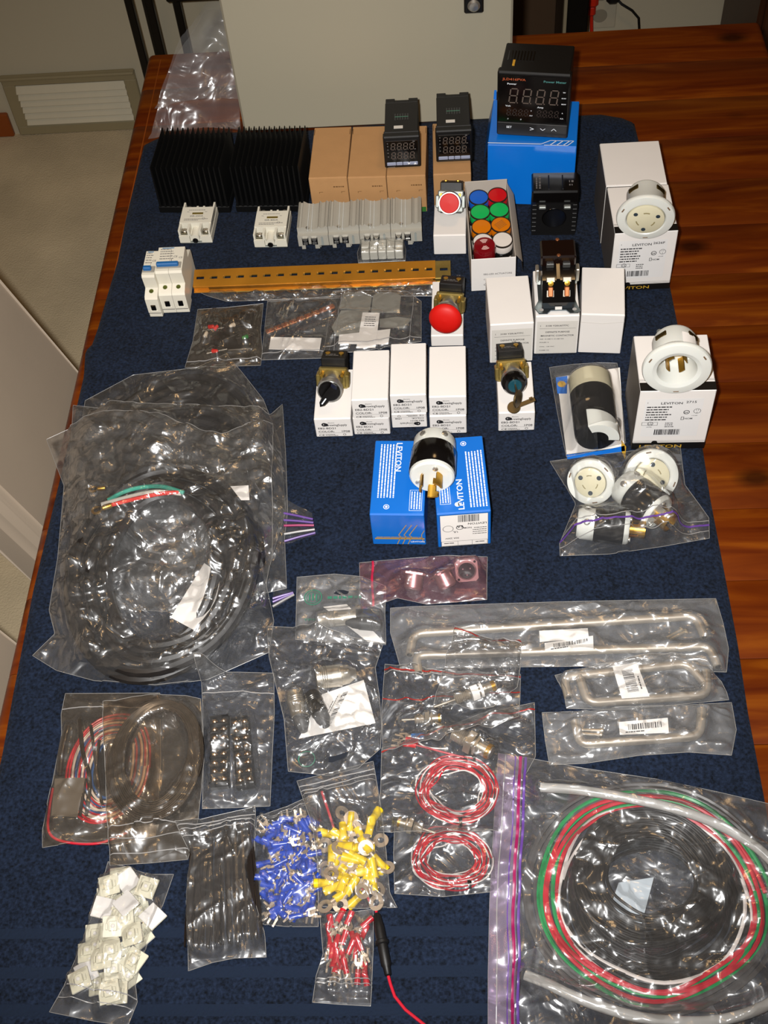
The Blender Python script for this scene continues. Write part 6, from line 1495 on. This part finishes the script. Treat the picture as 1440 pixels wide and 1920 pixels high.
# ------------------------------------------------------------ stainless pull handles
SST = mat('brushed_stainless', 'a89d8e', .42, .6, var=.08)
def handle(label, pts, z, rw, group='stainless pull handles'):
    q = [P(p[0], p[1], z + (p[2] if len(p) > 2 else 0)) for p in pts]
    # rounded corners at the two bends
    out = [q[0]]
    for k in range(1, len(q) - 1):
        a, b, c = q[k - 1], q[k], q[k + 1]; r_ = .010
        p1 = b + (a - b).normalized() * r_; p2 = b + (c - b).normalized() * r_
        for t in (0, .25, .5, .75, 1): out.append(p1 * (1 - t) ** 2 + 2 * b * t * (1 - t) + p2 * t * t)
    out.append(q[-1])
    o = thing('pull_handle', label, 'handle', I4, group)
    part('grip', MB().tube(out, rw, 14), SST, o)
    for e, f in ((out[0], out[1]), (out[-1], out[-2])): part('threaded_end', MB().cyl(e - (f - e).normalized() * .0006, e, rw * .6, n=12), DKWIN, o)
    return o
def hscrew(label, a, b, z, group):
    p, q = P(a[0], a[1], z), P(b[0], b[1], z); d = q - p
    o = thing('machine_screw', label, 'screw', Mz(p, d), group)
    part('shank', MB().lathe([(.0018, 0), (.0018, d.length - .003)], 10), NICKEL, o); part('head', MB().lathe([(.0034, d.length - .003), (.0034, d.length - .001), (.0026, d.length), (0, d.length)], 14), NICKEL, o); return o
hl = [handle('long stainless pull handle, farther one in the long bag', [(768, 1228), (776, 1188), (1304, 1155), (1321, 1194)], .0062, .0046),
      handle('long stainless pull handle, nearer one in the long bag', [(786, 1262), (778, 1229), (1330, 1212), (1346, 1250)], .0062, .0046),
      hscrew('machine screw beside its twin in the long handle bag', (1250, 1196), (1280, 1180), .003, 'screws in the long handle bag'), hscrew('machine screw next to the end of the long handle', (1256, 1199), (1288, 1183), .003, 'screws in the long handle bag')]
bq = lambda m_, w_, h_, M_: (m_.barcode(w_ * .18, h_ * .3, w_ * .88, h_ * .75, rng, M_), m_.dashes(w_ * .12, h_ * .1, w_ * .5, .0012, rng, M_, .001, .004))
hl.append(paper('white barcode sticker on the long handle bag', [(1021, 1206), (1112, 1192), (1113, 1218), (1022, 1222)], .0112, bar=bq))
hl.append(paper('blank white sticker behind the barcode on the long bag', [(1011, 1183), (1102, 1178), (1104, 1196), (1012, 1204)], .0108))
bH1 = bag('long clear bag with two long stainless handles', [(732, 1141), (775, 1138), (1050, 1129), (1342, 1123)], [(1342, 1123), (1356, 1170), (1366, 1217), (1362, 1261)], [(752, 1256), (900, 1252), (1103, 1250), (1250, 1258), (1362, 1261)], [(732, 1141), (732, 1187), (752, 1256)], hl, FILMF, amp=.0022, seed=101, crumple=.75, nu=129, nv=54, creases=16, ridges=[('B', .12, .005, .06)])
h2 = [handle('short stainless pull handle under the tilted barcode', [(1086, 1268), (1102, 1318), (1326, 1303), (1324, 1258)], .0065, .0046),
      handle('short stainless pull handle, rear one in the same bag', [(1066, 1308), (1056, 1270), (1290, 1244), (1322, 1282)], .0065, .0044),
      hscrew('machine screw under the tilted barcode label', (1150, 1302), (1186, 1290), .003, 'screws in the short handle bags')]
h2.append(paper('tilted white barcode sticker on the middle handle bag', [(1148, 1249), (1194, 1243), (1218, 1306), (1166, 1310)], .0118, bar=lambda m_, w_, h_, M_: (m_.barcode(h_ * .15, -w_ * .75, h_ * .85, -w_ * .3, rng, M_ @ RZ(90)), m_.dashes(h_ * .2, -w_ * .9, h_ * .6, .0012, rng, M_ @ RZ(90), .001, .004))))
bH2 = bag('clear bag with short stainless handles and a tilted barcode', [(1040, 1268), (1120, 1250), (1200, 1238), (1259, 1231), (1322, 1248), (1352, 1280)], [(1352, 1280), (1362, 1300), (1366, 1314)], [(1062, 1330), (1160, 1333), (1280, 1322), (1366, 1314)], [(1040, 1268), (1056, 1300), (1062, 1330)], h2, FILMF, under=[bH1], amp=.003, seed=103, crumple=.8, nu=86, nv=48, creases=12)
h3 = [handle('short stainless pull handle in the bag nearest the wire bag', [(1078, 1352), (1088, 1396), (1312, 1380), (1316, 1330)], .0065, .0046),
      hscrew('machine screw beside its twin in the nearest handle bag', (1078, 1368), (1132, 1370), .003, 'screws in the short handle bags'), hscrew('machine screw by the zip end of the nearest handle bag', (1080, 1375), (1130, 1378), .003, 'screws in the short handle bags')]
h3.append(paper('white barcode sticker on the handle bag nearest the wire bag', [(1160, 1354), (1252, 1346), (1254, 1374), (1162, 1378)], .0118, bar=bq))
bH3 = bag('clear bag with one short stainless handle, nearest the wire bag', [(1016, 1338), (1120, 1334), (1240, 1326), (1371, 1319)], [(1371, 1319), (1380, 1370), (1371, 1418)], [(1030, 1436), (1098, 1433), (1200, 1418), (1290, 1412), (1371, 1418)], [(1016, 1338), (1022, 1390), (1030, 1436)], h3, FILMF, under=[bH2], amp=.004, seed=105, nu=86, nv=59, creases=16, ridges=[('B', .14, .006, .07)])

# ------------------------------------------------------------ temperature probes
def probe(label, a, b, z, s=1.0, white=False):
    p, q = P(a[0], a[1], z), P(b[0], b[1], z + .002); d = q - p; L = d.length
    o = thing('temperature_probe', label, 'probe', Mz(p, d), 'temperature probes')
    part('sheath', MB().lathe([(.0, 0), (.0011, .0008), (.0012, L * .36)], 12), SST, o)
    th = [(.0045 * s, L * .34)]
    for k in range(9): th += [(.0052 * s, L * (.345 + .028 * k)), (.0045 * s, L * (.359 + .028 * k))]
    part('thread', MB().lathe(th, 20), SST, o)
    part('hex_nut', MB().lathe([(.0085 * s, L * .60), (.0085 * s, L * .71)], 6), PAPER if white else NICKEL, o)
    part('lock_nut', MB().lathe([(.0075 * s, L * .74), (.0075 * s, L * .78)], 6 if not white else 16), PAPER if white else NICKEL, o)
    part('body', MB().lathe([(.0048 * s, L * .71), (.0048 * s, L * .9), (.0042 * s, L)], 18), NICKEL, o)
    part('cap_ring', MB().lathe([(.0052 * s, L * .92), (.0052 * s, L * .98)], 16), BRASS, o)
    return o
RWM = mat('red_white_braid', 'a02a2c', .4, var=.7, vscale=260)
t1 = [probe('temperature probe with white plastic nuts under the top zip bag', (813, 1326), (930, 1284), .016, 1.0, True)]
t2 = [probe('temperature probe with a coarse thread and hex nut', (815, 1354), (922, 1412), .010, 1.5), probe('temperature probe beside the red and blue crimps', (752, 1350), (828, 1346), .006, .9)]
for k, (x, y, col, lab) in enumerate(((762, 1386, 'c0101c', 'red crimp sleeve nearer the rear of the probe bag'), (757, 1395, 'c0101c', 'red crimp sleeve nearer the camera in the probe bag'), (772, 1380, '1f6ab0', 'blue crimp sleeve beside the red crimps'))):
    o = thing('crimp_fork', lab, 'terminal', Matrix.Translation(P(x, y, .008)) @ RZ(78 + 6 * k), None)
    pr_ = terminal_proto('fork', None, 1.15, 'c'); pr_[1].materials.append(TIN)
    link('sleeve', pr_[0], mat('crimp_' + col, col, .35), o); link('tongue', pr_[1], TIN, o); t2.append(o)
cw = []
for k, (m_, nm) in enumerate(((RDS, 'red'), (wh, 'white'))):
    cw.append(coil('probe_cable', nm + ' strand of the upper coiled probe cable', 'cable', (858, 1483), 80 - 2 * k, 66 - 1.6 * k, .002, 9 - 3 * k, .0008 - .00015 * k, m_, 111 + 9 * k, .012, 2, group='coiled probe cables', wob=.004, irr=1.3))
    cw.append(coil('probe_cable', nm + ' strand of the lower coiled probe cable', 'cable', (846, 1612), 78 - 2 * k, 62 - 1.6 * k, .0015, 9 - 3 * k, .0008 - .00015 * k, m_, 121 + 9 * k, .012, 2, group='coiled probe cables', wob=.004, irr=1.3))
t3 = [wire('probe_lead', 'red and white lead running from the crimps to the coil', 'cable', [(775, 1396, .008), (800, 1402, .008), (830, 1410, .008), (870, 1420, .008)], .0010, RDS), wire('probe_lead', 'white lead running from the blue crimp', 'cable', [(778, 1384, .008), (790, 1396, .008), (806, 1402, .007), (840, 1404, .007)], .0008, wh)]
zt_ = MB().box((0, 0, 0), (.003, .006, .006), .0006)
for (x, y, lab) in ((888, 1420, 'black cable tie around the rear of the upper probe coil'), (863, 1541, 'black cable tie around the front of the upper probe coil'), (880, 1658, 'black cable tie around the lower probe coil')):
    o = thing('cable_tie', lab, 'cable tie', Matrix.Translation(P(x, y, .006)) @ RZ(10)); part('tie_band', MB().lathe([(.0040, -.0012), (.0040, .0012), (.0034, .0012), (.0034, -.0012), (.004, -.0012)], 14, RY(90), cap=False), TIE, o); part('tie_tail', MB().box((.001, 0, .006), (.0016, .0008, .006)), TIE, o); t3.append(o)
o = probe('temperature probe tip lying between the two probe coils', (818, 1562), (745, 1540), .006, .95); t3.append(o)
bM2 = bag('clear bag with the lower coiled probe cable', [(740, 1540), (830, 1552), (930, 1556)], [(930, 1556), (934, 1620), (930, 1672)], [(740, 1676), (830, 1682), (930, 1672)], [(740, 1540), (738, 1600), (740, 1676)], [c for c in cw if 'lower' in c['label']], FILMC, amp=.002, seed=131, nu=59, nv=54, creases=12)
bM1 = bag('clear bag with the upper coiled probe cable and coarse threaded probe', [(716, 1404), (800, 1380), (900, 1340), (1002, 1319)], [(1002, 1319), (1004, 1420), (960, 1500), (940, 1560)], [(706, 1560), (780, 1566), (860, 1568), (940, 1560)], [(716, 1404), (714, 1480), (706, 1560)], [c for c in cw if 'upper' in c['label']] + t3[:2] + [o] + [t2[0]], FILMC, under=[bM2], amp=.0025, seed=133, nu=72, nv=72, creases=14, zips=[('T', .05, ZIPR, .0008)])
bL2 = bag('clear red striped zip bag with red and blue crimps', [(722, 1247), (800, 1256), (890, 1262), (976, 1266)], [(976, 1266), (975, 1310), (972, 1350)], [(718, 1412), (800, 1408), (890, 1380), (972, 1350)], [(722, 1247), (716, 1330), (718, 1412)], t2[1:], FILMC, under=[bM1, bH1], amp=.0025, seed=137, nu=67, nv=59, creases=14, ridges=[('T', .12, .006, .06)], zips=[('T', .06, ZIPR, .0008), ('T', .12, ZIPW, .0009), ('T', .40, ZIPR, .0006)])
bL1 = bag('small clear zip bag lying over the long handle bag', [(853, 1185), (915, 1198), (977, 1212)], [(977, 1212), (976, 1250), (970, 1290)], [(812, 1330), (880, 1332), (925, 1328), (970, 1290)], [(853, 1185), (836, 1245), (812, 1330)], t1, FILMC, under=[bH1, bL2, bM1], z0=.004, amp=.003, seed=139, nu=59, nv=59, creases=14, ridges=[('T', .30, .008, .12)], zips=[('T', .04, ZIPR, .0006), ('T', .10, ZIPW, .0009)])

# ------------------------------------------------------------ blister pack with cord connector
o = thing('blister_card', 'blue and white card backing of the clear connector blister pack', 'packaging', I4)
def pxprism(pts, z, th):
    q = [P(x, y, z) for x, y in pts]; return MB().prism([(v.x, v.y) for v in q][::-1], z, z + th)
part('card', pxprism([(1044, 708), (1162, 690), (1171, 838), (1062, 852)], .0012, .0008), PAPER, o)
part('blue_corner', pxprism([(1042, 708), (1064, 705), (1063, 738), (1045, 738)], .0021, .0004), LBLUE, o)
part('blue_border', pxprism([(1062, 853), (1130, 845), (1171, 836), (1172, 846), (1064, 861)], .0021, .0004), LBLUE, o)
part('gold_badge', MB().ring(0, 0, .005, .005, Matrix.Translation(P(1053, 720, .0027))), INKGOLD, o)
part('gold_corner', pxprism([(1165, 825), (1174, 838), (1172, 862), (1165, 845)], .0021, .0004), INKGOLD, o)
pr0 = P(1118, 820, .026); pr1 = P(1105, 712, .026); d = pr1 - pr0; d.z = 0; L = d.length
cc = thing('cord_connector', 'black and cream cord connector inside the clear blister pack', 'connector', Mz(Vector((pr0.x, pr0.y, .0265)), d))
r0 = .0245
part('cream_face', MB().lathe([(r0 * .98, L * .70), (r0, L * .72), (r0, L * .99), (r0 * .95, L * 1.0), (0, L * 1.0)], 36), CREAMN, cc)
part('black_body', MB().lathe([(r0 * .90, 0), (r0 * .97, L * .03), (r0 * 1.0, L * .2), (r0 * 1.02, L * .71)], 36), BLKG, cc)
part('cord_opening', MB().lathe([(r0 * .88, -.0004), (0, -.0004)], 30), mat('dark_opening', '0a0908', .6), cc)
# the pale cord clamp curling round one side
cl = MB(); vs, fs = [], []; n_ = 14
Mi = cc.matrix_basis.inverted()
for k in range(n_ + 1):
    a = R(20 + 120 * k / n_)
    for rr in (r0 * .55, r0 * 1.04):
        for zz in (-.004, .022 - .012 * k / n_): vs.append((rr * math.cos(a), rr * math.sin(a), zz))
for k in range(n_):
    b_ = 4 * k
    for i, j in ((0, 1), (1, 3), (3, 2), (2, 0)): fs.append((b_ + i, b_ + j, b_ + 4 + j, b_ + 4 + i))
fs += [(0, 1, 3, 2), (4 * n_, 4 * n_ + 2, 4 * n_ + 3, 4 * n_ + 1)]
up_l = (Mi.to_3x3() @ Vector((0.55, -.2, .8))); ang = math.degrees(math.atan2(up_l.y, up_l.x)) - 80
clp = part('cord_clamp', cl.add(vs, fs, RZ(ang)), NYLON, cc, label='cream clamp half')
part('clamp_screw', MB().lathe([(.004, 0), (.004, .002), (0, .003)], 12, RZ(ang + 110) @ T(r0 * 1.03, 0, .010) @ RY(90)), CHROME, clp)
bl_ = bag('clear plastic blister over the black and cream cord connector', [(1030, 690), (1075, 684), (1120, 681), (1157, 682)], [(1157, 682), (1165, 750), (1173, 832)], [(1062, 860), (1110, 856), (1173, 846)], [(1030, 690), (1045, 775), (1062, 860)], [cc, o], film_mat('stiff_blister', haze=.02, rough=.08, bump=.12, bscale=20, gloss=1.3), amp=.0, seed=141, nu=64, nv=75, iters=40, name='clear_blister', cat='packaging')

# ------------------------------------------------------------ bag with two flanged sockets and two plugs
cb_ = [flanged('flanged_socket', 'white flanged socket nearer the blister pack in the connector bag', axisM(P(1108, 903, .027), 32, -22, 20), .0266, 'socket', 'white flanged sockets in the bag'),
       flanged('flanged_socket', 'white flanged socket under the white carton corner in the connector bag', axisM(P(1221, 892, .027), 42, 4, 60), .0300, 'socket', 'white flanged sockets in the bag')]
def lying(a, b, r0, z): p, q = P(a[0], a[1], z), P(b[0], b[1], z); d = q - p; return p, d
p, d = lying((1113, 984), (1196, 993), .016, .017); zx = d.normalized(); xx = Vector((0, 0, 1)).cross(zx).normalized(); yy = zx.cross(xx)
def Mdir(p, zx): xx = Vector((0, 0, 1)).cross(zx).normalized(); yy = zx.cross(xx); return Matrix(((xx.x, yy.x, zx.x, p.x), (xx.y, yy.y, zx.y, p.y), (xx.z, yy.z, zx.z, p.z), (0, 0, 0, 1)))
cb_.append(plug('black and white plug lying crosswise near the purple zip', Mdir(P(1174, 990, .0190), zx), 4, 'black and white plugs in the bag', r0=.0186))
p, d = lying((1182, 922), (1238, 968), .018, .018); cb_.append(plug('black and white plug leaning on the flanged socket in the bag', Mdir(P(1232, 960, .0225), d.normalized()), 4, 'black and white plugs in the bag', r0=.0215))
bQ = bag('clear purple zip bag with flanged sockets and black plugs', [(1031, 866), (1100, 856), (1171, 848), (1275, 835)], [(1275, 835), (1284, 910), (1312, 948), (1329, 972), (1330, 1010)], [(1050, 1043), (1140, 1040), (1240, 1026), (1330, 1010)], [(1031, 866), (1055, 905), (1079, 947), (1049, 1020), (1050, 1043)], cb_, FILM, zips=[('B', .13, ZIPP, .0012), ('B', .17, ZIPW, .0008), ('B', .07, ZIPW, .0007)], amp=.002, seed=151, crumple=.6, cell=.02, nu=81, nv=70)

# ------------------------------------------------------------ packaging film standing beside the enclosure
Lp = [(278, 262), (300, 195), (318, 140), (332, 108), (352, 75), (372, 40), (386, 18)]
vs, fs = [], []; nu, nv = 30, 34
for j in range(nv + 1):
    v_ = j / nv; q = lerp_poly([Vector((a, b, 0)) for a, b in Lp], v_); y = 1.50 + .125 * v_
    pl_ = PY(q.x, q.y, y); xr = -.310
    for i in range(nu + 1):
        u = i / nu; x = pl_.x * (1 - u) + xr * u
        cr_ = .010 * noise.noise((x * 26, v_ * 3.2, 1)) + .006 * abs(noise.noise((x * 60, v_ * 9, 4))) * v_
        z = pl_.z + (.0 - .035 * v_ * u if v_ > .0 else 0) + cr_ * (v_ > .05)
        vs.append((x, y + .02 * math.sin(u * 2.6) + .008 * noise.noise((x * 40, v_ * 6, 7)), max(z, TT + .001)))
for j in range(nv):
    for i in range(nu): a = j * (nu + 1) + i; fs.append((a, a + 1, a + nu + 2, a + nu + 1))
o = thing('packaging_film', 'tall crinkled clear packaging film standing beside the cream enclosure', 'packaging', I4)
link('front_sheet', MB().add(vs, fs).mesh('front_sheet', True, 70), film_mat('hazy_packaging', haze=.07, rough=.2, bump=.55, bscale=13, gloss=1.5), o)
vs2 = [(x, y + .02 + .055 * (1 - j_ / nv), z) for (x, y, z), j_ in zip(vs, [k // (nu + 1) for k in range(len(vs))])]
link('back_sheet', MB().add(vs2, fs).mesh('back_sheet', True, 70), MATS['hazy_packaging'], o)
